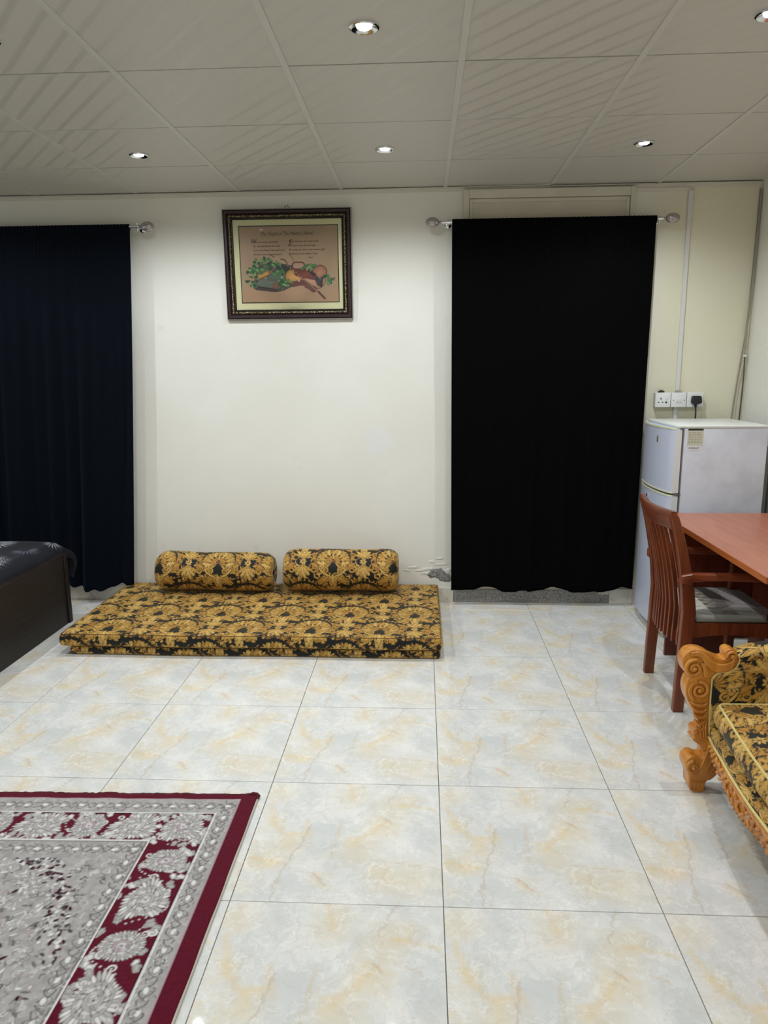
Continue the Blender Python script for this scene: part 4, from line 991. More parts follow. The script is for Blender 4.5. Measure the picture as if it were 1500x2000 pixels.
    # field: dense scrolls, leaves and grey tone, darker round the corners
    for _ in range(3600):
        x, y = rng.uniform(b4, W-b4), rng.uniform(.345, H-.345); a = rng.random()*6.28; l = rng.uniform(.010, .028); s = rng.choice((-1, 1))
        k = rng.random()
        if k < .55: c.stroke([(x, y), (x+l*.6*math.cos(a), y+l*.6*math.sin(a)), (x+l*math.cos(a+s), y+l*math.sin(a+s))], rng.uniform(.0010, .0022), [GD, GL, WH, CH, GD, GL, GD, CH][rng.randrange(8)], None, 0, 'flat', 0, mask=mk_fld)
        elif k < .75: c.stroke([(x, y), (x+l*math.cos(a)*.7, y+l*math.sin(a)*.7)], rng.uniform(.002, .0042), [GL, GY, PK, WH, GY][rng.randrange(5)], GD, .0009, 'leaf', mask=mk_fld)
        else: c.spiral(x, y, rng.uniform(.006, .013), a, 1.2, s, .0012, [GD, GL, WH][rng.randrange(3)], None, 0, mk_fld)
    for _ in range(26):
        x, y = rng.uniform(b4+.03, W-b4-.03), rng.uniform(.38, H-.38); blossom(x, y, rng.random()*3, rng.uniform(.45, .8), mk_fld, rng.randrange(3))
    # medallion: scalloped maroon rim of florets, rosy centre
    mx, my, ry_, rx_ = W/2, H/2, .885, .44
    def rad(b_): return 1+.05*abs(math.sin(5*b_))
    N = 230
    for k in range(N):
        b_ = 2*math.pi*k/N; f = rad(b_); x, y = mx+rx_*f*math.cos(b_)*abs(math.cos(b_))**.15, my+ry_*f*math.sin(b_)*(.9)
        for _ in range(3):
            dx, dy = rng.uniform(-.030, .030), rng.uniform(-.030, .030); a = rng.random()*6.28
            c.stroke([(x+dx, y+dy), (x+dx+.016*math.cos(a), y+dy+.016*math.sin(a))], .0046, [MD, CH, MD, CH][rng.randrange(4)], None, 0, 'leaf', 0, mask=mk_fld)
        for _ in range(3):
            dx, dy = rng.uniform(-.030, .030), rng.uniform(-.030, .030); a = rng.random()*6.28
            c.stroke([(x+dx, y+dy), (x+dx+.012*math.cos(a), y+dy+.012*math.sin(a))], .0045, [WH, GL, PK][rng.randrange(3)], None, 0, 'leaf', 0, mask=mk_fld)
    for _ in range(1300):
        r, b_ = math.sqrt(rng.random())*.93, rng.random()*6.28; x, y = mx+rx_*r*math.cos(b_), my+ry_*.9*r*math.sin(b_); a = rng.random()*6.28; l = rng.uniform(.012, .028)
        c.stroke([(x, y), (x+l*math.cos(a), y+l*math.sin(a))], rng.uniform(.0022, .0055), [GY, PK, GL, MD, GD, WH][rng.randrange(6)], GD if rng.random() < .5 else None, .001, 'leaf', mask=mk_fld)
    # worn brown smear by the lower left of the view
    d = np.hypot((u-.52)/.05, (v-1.02)/.16); wv = np.clip(1-d, 0, 1)[..., None]*.35*n1[..., None]*1.5; c.a[:] = c.a*(1-wv)+np.array(L(150, 130, 112))*wv
    # mesh: fine where the rug is seen, coarse beyond
    ux = np.concatenate([np.arange(0, .40, .02), np.arange(.40, W-.004, .0026), [W-.004, W-.0015, W]]); vy = np.concatenate([np.arange(0, 1.18, .02), np.arange(1.18, H-.004, .0028), [H-.004, H-.0015, H]])
    gx, gy = np.meshgrid(ux, vy); ee = np.minimum(np.minimum(gx, W-gx), np.minimum(gy, H-gy)); z = .0105*np.clip(ee/.004, 0, 1)**.5+.0005
    rs2 = np.random.RandomState(1); z = z+(rs2.rand(*z.shape)-.5)*.0010*(ee > .004)
    wob = .0022*np.sin(gx*40)*np.sin(gx*13+1); skew = (gx-W)*.018
    Yw = Y0+gy+wob*(gy > H-.05)+ skew*0 - .0*gx; Xw = X0+gx+.0015*np.sin(gy*23)*(gx > W-.05)+(1-gy/H)*.004
    C = c.sample(gx, gy)
    M = mat_painted('wool_pile', .92, .1, .15, .8, 700)
    o = grid_obj('rug', np.stack([Xw, Yw+(gx-W)*.024*(1), z], -1), C, M, None, False, ((X0+X1)/2, (Y0+Y1)/2, 0))
    tag(o, 'maroon and grey patterned pile rug lying on the marble tiles beside the bed', 'rug')
    # overcast edge and a pale backing rim
    ME = plain('maroon_overcasting', L(80, 11, 30), .9, bump=.8, bscale=250); MBk = plain('pale_rug_backing', L(188, 180, 166), .9)
    t = B(); rng = random.Random(3)
    P = [(x, Y1+(x-X1)*.024+.0022*math.sin((x-X0)*40)*math.sin((x-X0)*13+1), .006+rng.uniform(-.0008, .0008)) for x in np.arange(X0, X1+.001, .012)]; tube(t, P, [.0062+rng.uniform(-.0012, .0016) for _ in P], 8)
    tube(t, [(X1-.035, Y1-.004, .009), (X1-.02, Y1+.000, .0115), (X1-.005, Y1-.002, .011), (X1+.002, Y1-.008, .009), (X1+.001, Y1-.02, .006)], [.005, .0075, .0075, .007, .004], 8)
    obj('overcast_edge', t, ME, o)
    t = B(); P = [(X1+.0005+(1-(y-Y0)/H)*.004, y, .0040) for y in np.arange(Y0, Y1-.004, .03)]; tube(t, P, .0036, 8); obj('side_binding', t, MBk, o)
make_rug()

# ---------------------------------------------------------------- bed
def make_bed():
    b = NB('espresso_wood', .45, 0, .35); n_ = b.noise(b.mapping(b.coord(), scale=(1, .6, 14)), 5, 5, .6); b.set('Base Color', b.mix(b.ramp(n_, .3, .7), LA(20, 16, 14), LA(36, 29, 25))); b.bump(n_, .08, .001); MW = b.m
    root = thing('bed', 'dark espresso wooden bed at the left edge, by the navy curtain', 'bed', (-2.75, -1.45, 0))
    t = B(); box(t, -2.190, -2.150, -2.42, -.470, .0, .412, .003); obj('side_panel', t, MW, root, smooth=False)
    t = B(); box(t, -3.30, -3.26, -2.42, -.470, .0, .412, .003); obj('side_panel', t, MW, root, smooth=False)
    t = B(); box(t, -3.30, -2.142, -.468, -.428, .0, .420, .003); obj('end_board', t, MW, root, smooth=False)
    t = B(); box(t, -3.30, -2.150, -2.46, -2.421, .0, .95, .004); obj('head_board', t, MW, root, smooth=False)
    t = B(); box(t, -2.196, -2.146, -2.42, -.469, .4125, .420, .002); obj('top_rail', t, MW, root, smooth=False)
    t = B(); box(t, -3.255, -2.195, -2.415, -.47, .25, .30); obj('slat_base', t, MW, root, smooth=False)
    V, F, C = rounded_box((-3.25, -2.41, .301), (-2.215, -.475, .440), .04, .05, lambda u, v: np.ones(u.shape+(3,))*.3)
    o = np_mesh('bed_mattress', V, F, None, plain('cream_ticking', L(200, 196, 186), .85), None, (-2.7, -1.4, .301)); tag(o, 'mattress of the bed, under the fern print cover', 'mattress')
    # printed cover: white fern sprays on charcoal
    W_, H_ = 1.4, 1.6; c = Canvas(W_, H_, .0024, L(24, 25, 33), False); rng = random.Random(12); WH = L(206, 210, 220)
    def spray(x, y, s, a0, span, n, col):
        for k in range(n):
            a = a0-span/2+span*k/(n-1); l = s*(.75+.25*math.sin(math.pi*k/(n-1)))
            bend = .35*(1 if k > n/2 else -1)*abs(k-n/2)/n
            c.stroke([(x+math.cos(a)*s*.16, y+math.sin(a)*s*.16), (x+math.cos(a+bend*.3)*l*.6, y+math.sin(a+bend*.3)*l*.6), (x+math.cos(a+bend)*l, y+math.sin(a+bend)*l)], .0042*s/.14, col, None, 0, 'leaf', 0)
    # canvas u runs from the wall side (0) to the room-side edge, v from the far end (0) towards the head
    for (x, y, s, a0, sp, n) in ((.885, .690, .215, -.20, 4.2, 25), (1.02, .38, .10, .9, 3.6, 13), (.78, .26, .13, .4, 6.0, 24), (.55, .85, .16, 1.5, 6.0, 22), (1.08, .20, .06, .8, 4.5, 11), (1.12, 1.2, .15, .2, 4, 17), (.3, .3, .15, 1, 6.1, 22), (.2, .8, .15, 0, 6.1, 22), (.7, 1.3, .16, 0, 6.1, 22), (.45, .08, .12, 0, 6.1, 20)):
        spray(x, y, s, a0, sp, n, WH if (x, y) != (1.02, .38) else L(120, 122, 140))
    # cloth: across s (wall side to room side, turning down inside the rail), along t (far end, draping over it)
    ns, nt = 380, 560
    s = np.linspace(0, 1.13, ns)[None, :]; tt = np.linspace(-.17, 2.02, nt)[:, None]      # metres of cloth; tt<0 hangs over the far end
    edge_s = np.clip((s-1.0)/.13, 0, 1)
    X = -3.245+np.minimum(s, 1.0)+.060*np.sin(edge_s*np.pi/2)+0*tt
    Z = .484+.006*np.sin(s*9+tt*4)+.005*np.sin(tt*11+s*3)-.085*edge_s**1.8+0*tt
    hang = np.clip(-tt, 0, .17)+0*s; over = np.clip(hang/.17, 0, 1)
    bulge = .045*np.exp(-((s-1.05)/.06)**2)*np.sin(np.pi*np.clip(over*1.0, 0, 1))
    Yv = np.where(tt > 0, -.405-tt, -.405+.008*np.sin(over*3)+.010*np.sin(s*14)*over)
    r = .035; Zf = np.where(hang > 0, .484-hang*1.02-.004+.0*s, Z)
    near = np.clip(1-tt/.05, 0, 1)*(tt > 0); Zf = np.where(tt > 0, Zf-.012*near**2, Zf-.012)
    corner = np.clip((s-.93)/.12, 0, 1)
    Xf = X+bulge+corner*(.055*np.clip(1-tt/.12, 0, 1)**2*np.clip(over*4+.35, 0, 1))
    Zf = np.where(hang > 0, Zf-.030*corner*over-.085*edge_s**1.8*(1-over)**2, Zf)
    Yv = np.where(hang > 0, Yv+.006, Yv)
    C = c.sample(s+.06+0*tt, np.clip(tt+.17, 0, 1.59)+0*s)
    top = np.stack([Xf, Yv, Zf], -1); bot = top.copy(); bot[..., 2] -= .010*(hang == 0); bot[..., 1] -= .007*(hang > 0)
    n = ns*nt; V = np.vstack([top.reshape(-1, 3), bot.reshape(-1, 3)]); rim = list(range(ns))+[ns*k+ns-1 for k in range(1, nt)]+[ns*(nt-1)+k for k in range(ns-2, -1, -1)]+[ns*k for k in range(nt-2, 0, -1)]
    rim = np.array(rim); r2 = np.roll(rim, -1)
    F = np.vstack([grid_faces(nt, ns), grid_faces(nt, ns, base=n)[:, ::-1], np.stack([r2, rim, rim+n, r2+n], -1)])
    o = np_mesh('bed_cover', V, F, np.vstack([C.reshape(-1, 3)]*2), mat_painted('fern_print_cotton', .8, .2, .1, .2, 500), None, (-2.7, -1.4, .46))
    tag(o, 'charcoal bed cover with white fern sprays, draped over the dark wooden bed', 'bedspread')
make_bed()

# ---------------------------------------------------------------- fridge
def make_fridge():
    b = NB('grey_white_enamel', .30, 0, .5); b.set('Base Color', b.mix(b.ramp(b.noise(b.coord(), 6, 5, .6), .4, .75), LA(214, 217, 227), LA(196, 198, 206))); MB_ = b.m
    MD = plain('blue_white_door', L(196, 202, 220), .28, vary=.02, vscale=3); MG = plain('yellowed_edge', L(222, 221, 178), .5); MK = plain('dark_gasket', L(104, 102, 100), .6); MGK = plain('grey_gasket', L(160, 158, 158), .6)
    root = thing('fridge', 'two door white fridge in the corner below the sockets, behind the table', 'fridge', (1.49, -.36, 0))
    y0, y1 = -.618, -.100
    t = B(); box(t, 1.292, 1.722, y0, y1, .035, 1.150, .008, 3); obj('cabinet', t, MB_, root)
    t = B(); box(t, 1.262, 1.724, y0-.001, y1+.001, 1.1505, 1.164, .004, 3); obj('top_panel', t, plain('white_top', L(226, 228, 222), .35), root)
    t = B(); box(t, 1.7225, 1.760, y0+.05, y1-.05, .05, 1.05, .004); obj('condenser', t, plain('black_condenser', L(96, 100, 94), .7), root, smooth=False)
    def door(z0, z1, lab):
        secs = []; n = 18
        for z, ins in ((z0, .004), (z0+.006, 0), (z1-.006, 0), (z1, .004)):
            s = []
            for k in range(n+1):
                a = k/n; y = y0+ins+(y1-y0-2*ins)*a; e = abs(2*a-1); x = 1.246-.030*(1-e**2.2)+(.010 if k in (0, n) else 0)+ins
                s.append((x, y, z))
            s += [(1.283, y1-ins, z), (1.283, y0+ins, z)]; secs.append(s)
        t = B(); loft(t, secs); o = obj('door', t, MD, root, label=lab, angle=25)
        t = B(); box(t, 1.2500, 1.2835, y0-.0012, y0+.001, z0+.004, z1-.009, .0005); obj('side_trim', t, plain('white_door_edge', L(224, 225, 226), .35), o, smooth=False)
        t = B(); box(t, 1.2832, 1.2918, y0+.006, y1-.006, z0+.006, z1-.006, .002); obj('gasket', t, MGK, o, smooth=False)
        t = B()
        for zz in ((z0+.001, z1-.007) if z0 > .5 else (z1-.007,)):
            secs = []
            for k in range(n+1):
                a = k/n; y = y0+(y1-y0)*a; e = abs(2*a-1); x = 1.246-.030*(1-e**2.2)+(.010 if k in (0, n) else 0)
                secs.append([(x-.0018, y, zz), (x+.006, y, zz), (x+.006, y, zz+.007), (x-.0018, y, zz+.007)])
            loft(t, secs)
        obj('edge_strip', t, MG, o, label='yellowed edge strip', smooth=False)
        return o
    d1 = door(.806, 1.150, 'upper freezer door'); d2 = door(.040, .797, 'lower fridge door')
    t = B(); box(t, 1.2865, 1.2915, y0-.0008, y0+.02, .81, 1.148); box(t, 1.2865, 1.2915, y0-.0008, y0+.02, .05, .79); obj('dark_gap', t, MK, root, smooth=False)
    t = B(); box(t, 1.262, 1.296, y0-.004, y0+.03, .7975, .8055, .001); box(t, 1.274, 1.292, y0-.003, y0+.03, 1.142, 1.1505, .001); box(t, 1.262, 1.292, y0-.001, y0+.03, .030, .0395, .001); obj('hinge', t, MK, root, smooth=False)
    t = B(); box(t, 1.262, 1.70, y0+.02, y1-.02, .008, .0345, .003); obj('kick_plate', t, plain('cream_kick_plate', L(206, 204, 186), .5), root, smooth=False)
    t = B()
    for x in (1.30, 1.69):
        for y in (y0+.04, y1-.04): lathe(t, [(.016, 0.0003), (.018, .004), (.012, .010), (.010, .034)], (x, y, 0), n=12)
    obj('foot', t, MK, root)
    t = B(); box(t, 1.2155, 1.226, -.444, -.428, 1.062, 1.098, .003); box(t, 1.213, 1.226, -.440, -.432, 1.068, 1.092, .003); obj('emblem', t, plain('bronze_green_emblem', L(120, 122, 96), .35, .5), root, label='small oval bronze emblem')
    t = B(); lathe(t, [(.010, -.006), (.010, -.0008), (.007, -.003)], (1.2165, -.33, .752), 'x', 18); obj('door_lock', t, M_CHROME, root)
    # papers stuck to the side
    yf = y0
    def plate(x0, x1, z0, z1, mat, nm, lab=None, th=.0006, p=root):
        t = B(); box(t, x0, x1, yf-th, yf+.0004, z0, z1); return obj(nm, t, mat, p, smooth=False, label=lab)
    st = plate(1.3115, 1.392, 1.060, 1.149, plain('beige_sticker', L(206, 206, 186), .5), 'sticker', 'beige printed sticker with a black heading bar')
    plate(1.3135, 1.390, 1.1385, 1.1475, M_BLACK, 'heading_bar', th=.0009, p=st)
    mk = plain('faded_print', L(160, 160, 132), .6); t = B(); rng = random.Random(2)
    for r_ in range(7):
        x = 1.318
        while x < 1.382:
            w_ = rng.uniform(.004, .012); box(t, x, min(x+w_, 1.386), yf-.0009, yf, 1.125-r_*.0085, 1.1285-r_*.0085); x += w_+rng.uniform(.002, .006)
    obj('faded_print', t, mk, st, smooth=False)['kind'] = 'stuff'
    s2 = plate(1.316, 1.380, 1.036, 1.0595, plain('white_label', L(226, 226, 224), .5), 'label_strip', 'white paper strip with small faded purple print', .0007)
    t = B(); x = 1.322
    while x < 1.372: w_ = rng.uniform(.0025, .005); box(t, x, x+w_, yf-.0010, yf, 1.0445, 1.0505+rng.uniform(-.001, .002)); x += w_+.0016
    obj('faded_print', t, plain('purple_print', L(136, 118, 140), .6), s2, smooth=False)['kind'] = 'stuff'
make_fridge()

# ---------------------------------------------------------------- table
def wood(name, a, c, axis, rough=.35, coat=.2, stretch=14):
    b = NB(name, rough, 0, .5); sc = [stretch]*3; sc[axis] = 1.0
    n_ = b.noise(b.mapping(b.coord(), scale=tuple(sc)), 2.2, 6, .62, dist=.4); n2 = b.noise(b.mapping(b.coord(), scale=tuple(k*5 for k in sc)), 3.0, 3, .6)
    col = b.mix(b.ramp(n_, .30, .70), a, c); col = b.mix(b.ramp(n2, .5, .75, 0, .35), col, tuple(k*.55 for k in a[:3])+(1,))
    b.set('Base Color', col); b.bsdf.inputs['Coat Weight'].default_value = coat; b.bsdf.inputs['Coat Roughness'].default_value = .25; b.bump(n2, .05, .0008); return b.m
M_TTOP = wood('cherry_laminate_top', LA(168, 98, 72), LA(186, 116, 88), 1, .33, .1, 10)
M_TEDGE = wood('cherry_edge_band', LA(156, 80, 34), LA(182, 100, 46), 1, .35)
M_TPAN = wood('dark_cherry_panel', LA(88, 34, 20), LA(108, 46, 28), 2, .4, .1)
M_CHAIR = wood('red_brown_chair_wood', LA(98, 44, 20), LA(132, 64, 32), 2, .36, .15)
M_CHAIRH = wood('red_brown_chair_wood_rail', LA(98, 44, 20), LA(132, 64, 32), 1, .36, .15)
def make_table():
    root = thing('table', 'cherry brown desk table by the right wall in front of the fridge', 'table', (1.49, -1.38, 0))
    t = B(); box(t, 1.1415, 1.830, -1.958, -.800, .7165, .7400, .002); obj('table_top', t, M_TTOP, root, smooth=False)
    t = B(); box(t, 1.1400, 1.1414, -1.959, -.799, .7160, .7402, .0005); box(t, 1.1415, 1.83, -1.9596, -1.9582, .7160, .7402, .0005); obj('edge_band', t, M_TEDGE, root, smooth=False)
    for y in (-.845, -1.935):
        t = B(); box(t, 1.190, 1.535, y-.009, y+.009, .0006, .7160, .001); obj('end_panel', t, M_TPAN, root, smooth=False)
    t = B(); box(t, 1.600, 1.616, -1.925, -.86, .06, .7160, .001); obj('modesty_panel', t, M_TPAN, root, smooth=False)
    for y in (-.845, -1.935):
        t = B(); box(t, 1.5355, 1.80, y-.007, y+.005, .10, .7160, .001); obj('rear_panel', t, M_TPAN, root, smooth=False)
make_table()

# ---------------------------------------------------------------- chair
def make_chair():
    root = thing('chair', 'red brown wooden armchair with slatted back and grey patterned seat, drawn up to the table', 'chair', (1.22, -1.27, 0))
    zx = [0, .15, .30, .45, .55, .62, .70, .75, .80, .875]; xx = [1.044, 1.048, 1.055, 1.060, 1.048, 1.036, 1.018, 1.006, .992, .968]
    def px(z): return interp(z, zx, xx)
    yn, yf = -1.482, -1.070
    for y in (yn, yf):
        t = B(); zs = np.linspace(.0005, .862, 26); beam(t, [(px(z), y, z) for z in zs], [interp(z, [0, .3, .45, .6, .87], [.044, .052, .056, .050, .034]) for z in zs], [.030]*26, .003); obj('back_post', t, M_CHAIR, root, angle=30)
    # curved top rail
    def bow(y): a = (y-yf)/(yn-yf)*2-1; return -.034*(1-a*a)
    t = B(); secs = []
    for y in np.linspace(yn-.012, yf+.012, 25):
        yy = min(max(y, yn), yf); bx = bow(yy); s = []
        for z, w_ in ((.800, .020), (.850, .024), (.872, .026), (.882, .018)): s.append((px(z)+bx-w_/2, y, z))
        for z, w_ in ((.882, .018), (.872, .026), (.850, .024), (.800, .020)): s.append((px(z)+bx+w_/2, y, z))
        secs.append(s)
    loft(t, secs); obj('top_rail', t, M_CHAIRH, root, angle=40)
    t = B(); secs = []
    for y in np.linspace(yn+.014, yf-.014, 15):
        bx = bow(y)*.8; s = [(px(z)+bx+d, y, z) for z, d in ((.300, .000), (.345, .000), (.345, .018), (.300, .018))]; secs.append(s)
    loft(t, secs); obj('lower_rail', t, M_CHAIRH, root, angle=30)
    n = 9
    for k in range(n):
        y = yn+(yf-yn)*(k+1)/(n+1); t = B(); zs = np.linspace(.288, .803, 20)
        beam(t, [(px(z)+bow(y)*interp(z, [.28, .8], [.8, 1])-.004, y, z) for z in zs], .016, .0125, .001); obj('slat', t, M_CHAIR, root, angle=30)
    # seat frame, front legs, arms
    for y in (yn, yf):
        t = B(); secs = []
        for x in np.linspace(1.083, 1.392, 12):
            a = (x-1.083)/.309; zb = .338+.014*math.sin(math.pi*a); secs.append([(x, y-.011, zb), (x, y+.011, zb), (x, y+.011, .402), (x, y-.011, .402)])
        loft(t, secs); obj('side_rail', t, M_CHAIR, root, smooth=False)
    t = B(); box(t, 1.400, 1.424, yn+.0215, yf-.0215, .345, .402, .002); box(t, 1.084, 1.100, yn+.016, yf-.016, .350, .402, .002); obj('cross_rail', t, M_CHAIRH, root, smooth=False)
    for y in (yn, yf):
        t = B(); beam(t, [(1.413, y, .0005), (1.413, y, .30), (1.413, y, .42), (1.413, y, .585)], [.030, .040, .042, .034], [.030, .040, .040, .028], .003); obj('front_leg', t, M_CHAIR, root, angle=30)
    for y, s in ((yn, -1), (yf, 1)):
        t = B(); yo = y+s*.016; secs = []
        for x, w_, h_, z, dy in ((1.012, .040, .036, .598, .010), (1.052, .044, .046, .602, .012), (1.060, .034, .034, .606, .012), (1.12, .034, .030, .608, .014), (1.20, .046, .026, .609, .016), (1.32, .056, .024, .606, .016), (1.42, .060, .024, .600, .012), (1.452, .054, .020, .596, .010)):
            yc = yo+s*(dy-.012); c_ = .004
            secs.append([(x, yc-w_/2+c_, z-h_/2), (x, yc+w_/2-c_, z-h_/2), (x, yc+w_/2, z-h_/2+c_), (x, yc+w_/2, z+h_/2-c_), (x, yc+w_/2-c_, z+h_/2), (x, yc-w_/2+c_, z+h_/2), (x, yc-w_/2, z+h_/2-c_), (x, yc-w_/2, z-h_/2+c_)])
        loft(t, secs); obj('arm', t, wood('red_brown_arm_wood', LA(112, 52, 28), LA(140, 70, 40), 0, .4, .1) if s < 0 else bpy.data.materials['red_brown_arm_wood'], root, angle=40)
    # upholstered seat: arcs of pale and dark grey blocks
    LG, MG, DG, SL = np.array(L(190, 188, 176)), np.array(L(142, 142, 132)), np.array(L(84, 81, 77)), np.array(L(178, 176, 174))
    def fab(u, v):
        b1 = 1.165+.055*np.clip((v+1.50)/.16, 0, 1)**.6; b2 = 1.405-.10*np.clip((v+1.47)/.42, 0, 1)**.8; md = .45*b1+.55*b2
        k = np.where(u < b1, np.where((v < -1.42+.25*(u-1.12)), 1, 0), np.where(u < b2, np.where(v > -1.30-.6*(u-1.25), np.where(u < md, 3, 2), np.where(v > -1.40, 2, 1)), np.where(v < -1.36, 1, 3)))
        C = np.array([LG, MG, SL, DG])[k]
        line = (np.abs(np.modf((v+2+.4*u)/.0125)[0]-.5) < .17) & (k == 3); C = np.where(line[..., None], C*1.6, C)
        return C
    def dome(V):
        V = V.copy(); u = (V[:, 0]-1.062)/.375; v = (V[:, 1]-yn-.0)/(yf-yn); m = np.clip(np.sin(np.pi*np.clip(u, 0, 1)), 0, 1)**.5*np.clip(np.sin(np.pi*np.clip(v, 0, 1)), 0, 1)**.5
        V[:, 2] += (V[:, 2] > .42)*.016*m
        return V
    V, F, C = rounded_box((1.092, yn-.006, .4030), (1.390, yf+.006, .432), .012, .0040, fab, dome)
    np_mesh('seat', V, F, C, mat_painted('grey_patterned_upholstery', .8, .2, .2, .5, 900), root)
    V, F, C = rounded_box((1.388, yn+.022, .4030), (1.438, yf-.022, .432), .010, .005, fab)
    np_mesh('seat_front', V, F, C, bpy.data.materials['grey_patterned_upholstery'], root)
make_chair()

# ---------------------------------------------------------------- carved sofa
def make_sofa():
    root = thing('sofa', 'carved golden wood sofa in black and gold damask at the right edge, near the chair', 'sofa', (1.3, -2.9, 0))
    b = NB('carved_golden_wood', .36, 0, .5); n_ = b.noise(b.mapping(b.coord(), scale=(3, 3, 1)), 9, 5, .6)
    b.set('Base Color', b.mix(b.ramp(n_, .3, .7), LA(184, 112, 34), LA(214, 144, 56))); b.bsdf.inputs['Coat Weight'].default_value = .35; b.bsdf.inputs['Coat Roughness'].default_value = .2
    b.bump(b.noise(b.coord(), 40, 3), .2, .001); MWd = b.m
    M_ROPE = None
    b = NB('cream_gold_gimp', .6, 0, .3); s_ = b.n.new('ShaderNodeSeparateXYZ'); b.put(s_.inputs[0], b.coord()); wv = b.math('FRACT', b.math('MULTIPLY', b.math('ADD', s_.outputs[2], b.math('ADD', s_.outputs[1], s_.outputs[0])), 150.0))
    b.set('Base Color', b.mix(b.ramp(b.math('ABSOLUTE', b.math('SUBTRACT', wv, .5)), .1, .4), LA(204, 180, 104), LA(228, 210, 146))); b.bump(wv, .6, .001); M_ROPE = b.m
    AO = [(1.001, 0.515), (0.997, 0.522), (0.979, 0.528), (0.966, 0.523), (0.962, 0.511), (0.965, 0.496), (0.954, 0.492), (0.939, 0.496), (0.92, 0.505), (0.903, 0.516), (0.882, 0.524), (0.858, 0.525), (0.838, 0.517), (0.827, 0.5), (0.823, 0.48), (0.828, 0.456), (0.837, 0.44), (0.852, 0.429), (0.845, 0.416), (0.84, 0.393), (0.841, 0.371), (0.848, 0.346), (0.86, 0.324), (0.875, 0.294), (0.888, 0.272), (0.893, 0.258), (0.893, 0.24), (0.881, 0.234), (0.877, 0.223), (0.88, 0.21), (0.884, 0.206), (0.877, 0.199), (0.878, 0.194), (0.889, 0.185), (0.901, 0.176), (0.912, 0.16), (0.915, 0.144), (0.913, 0.131), (0.901, 0.13), (0.888, 0.136), (0.874, 0.136), (0.862, 0.126), (0.856, 0.112), (0.859, 0.089), (0.868, 0.07), (0.873, 0.051), (0.874, 0.028), (0.878, 0.014), (0.894, 0.002), (0.913, 0.0006), (0.928, 0.003), (0.929, 0.022), (0.933, 0.041), (0.947, 0.048), (0.963, 0.063), (0.974, 0.084), (0.986, 0.092), (0.981, 0.131), (0.97, 0.161), (0.953, 0.186), (0.935, 0.205)]
    AR = [(0.932, 0.213), (0.927, 0.245), (0.924, 0.313), (0.923, 0.37), (0.923, 0.404), (0.924, 0.426), (0.934, 0.439), (0.949, 0.446), (0.969, 0.449), (0.985, 0.454), (0.999, 0.465), (1.007, 0.483), (1.009, 0.5), (1.002, 0.513)]
    # the half outlines, rounded
    def smooth_poly(P, n=4): return [tuple(p) for p in catmull(P, n)]
    outer = smooth_poly(AO, 3); inner = smooth_poly(AR, 3)
    def arm(yf, s, front_detail=True):
        """s=+1: the inner face looks to -Y (far arm); the near arm mirrors it"""
        g = lambda y: yf+s*y
        top = [p for p in outer if p[1] > .150]; leg = [p for p in outer if p[1] <= .165]
        # frame above the knee: a slab; the cabriole leg below is rounder and thicker
        t = B(); poly = top[:]
        first = [p for p in outer if p[1] >= .150]
        # split where the outline passes z=.15 on each side
        i0 = next(i for i, p in enumerate(outer) if p[1] < .150); i1 = len(outer)-next(i for i, p in enumerate(reversed(outer)) if p[1] < .150)
        up = outer[:i0]+outer[i1:]+inner; dn = outer[i0-1:i1+1]
        t = B(); a, c_ = sorted((g(.0), g(.055))); prism_xz(t, up, a, c_, .006, 3); obj('arm_frame', t, MWd, root, angle=50)
        t = B(); a, c_ = sorted((g(-.006), g(.060))); prism_xz(t, dn, a, c_, .012, 4); obj('leg', t, MWd, root, angle=60)
        if not front_detail: return
        y = g(-.0055)
        def ridge(bm, pts, r0, r1=None, yy=y):
            pts = catmull(pts, 7) if len(pts) > 2 else pts
            n = len(pts); r1 = r0*.35 if r1 is None else r1
            tube(bm, [(x, yy, z) for x, z in pts], [r0+(r1-r0)*abs(2*k/(n-1)-1)**2.5 for k in range(n)], 8)
        def volute(bm, cx, cz, R, turns, a0, d, wid, end=.16):
            n = int(26*turns); P = []
            for k in range(n+1):
                q = k/n; a = a0+d*2*math.pi*turns*q; r = R*(1-(1-end)*q**.85); P.append((cx+r*math.cos(a), y, cz+r*math.sin(a)))
            tube(bm, P, [wid*(1-.35*k/n) for k in range(n+1)], 8); lathe(bm, [(wid*1.3, 0), (wid*1.1, -wid*.9*s), (wid*.4, -wid*1.5*s)], (cx, y, cz), 'y', 14)
        t = B()
        volute(t, .861, .460, .0345, 1.75, math.radians(75), 1, .0075, .10); volute(t, .884, .382, .0325, 1.7, math.radians(100), -1, .0070, .10)
        volute(t, .984, .507, .0180, 1.3, math.radians(200), -1, .0055); volute(t, .885, .093, .026, 1.45, math.radians(90), 1, .0075, .10)
        volute(t, .886, .222, .008, 1.1, math.radians(60), 1, .0030)
        obj('volute', t, MWd, root, angle=None)
        t = B()
        # flutes fanning from the big volute to the small scroll
        for k in range(6):
            f = k/5
            ridge(t, [(.848-.012*f*0+.0, .516-.006*f), (.874+.006*f, .518-.013*f), (.900+.004*f, .500-.026*f), (.928+.004*f, .478-.026*f*.9), (.955, .474-.020*f), (.978, .482-.022*f), (.992-.004*f, .496-.020*f)], .0056, .0030)
        for k in range(5):
            f = k/4; ridge(t, [(.880+.012*f, .482-.002*f), (.893+.010*f, .462-.010*f), (.897+.010*f, .440-.006*f), (.900+.006*f, .428)], .0050, .0022)
        # leaf shells round and under the second volute
        for k in range(4):
            f = k/3; ridge(t, [(.862-.0*f, .412-.010*f), (.850+.004*f, .385-.004*f), (.856+.006*f, .356-.002*f), (.872+.006*f, .340-.004*f)], .0046, .0020)
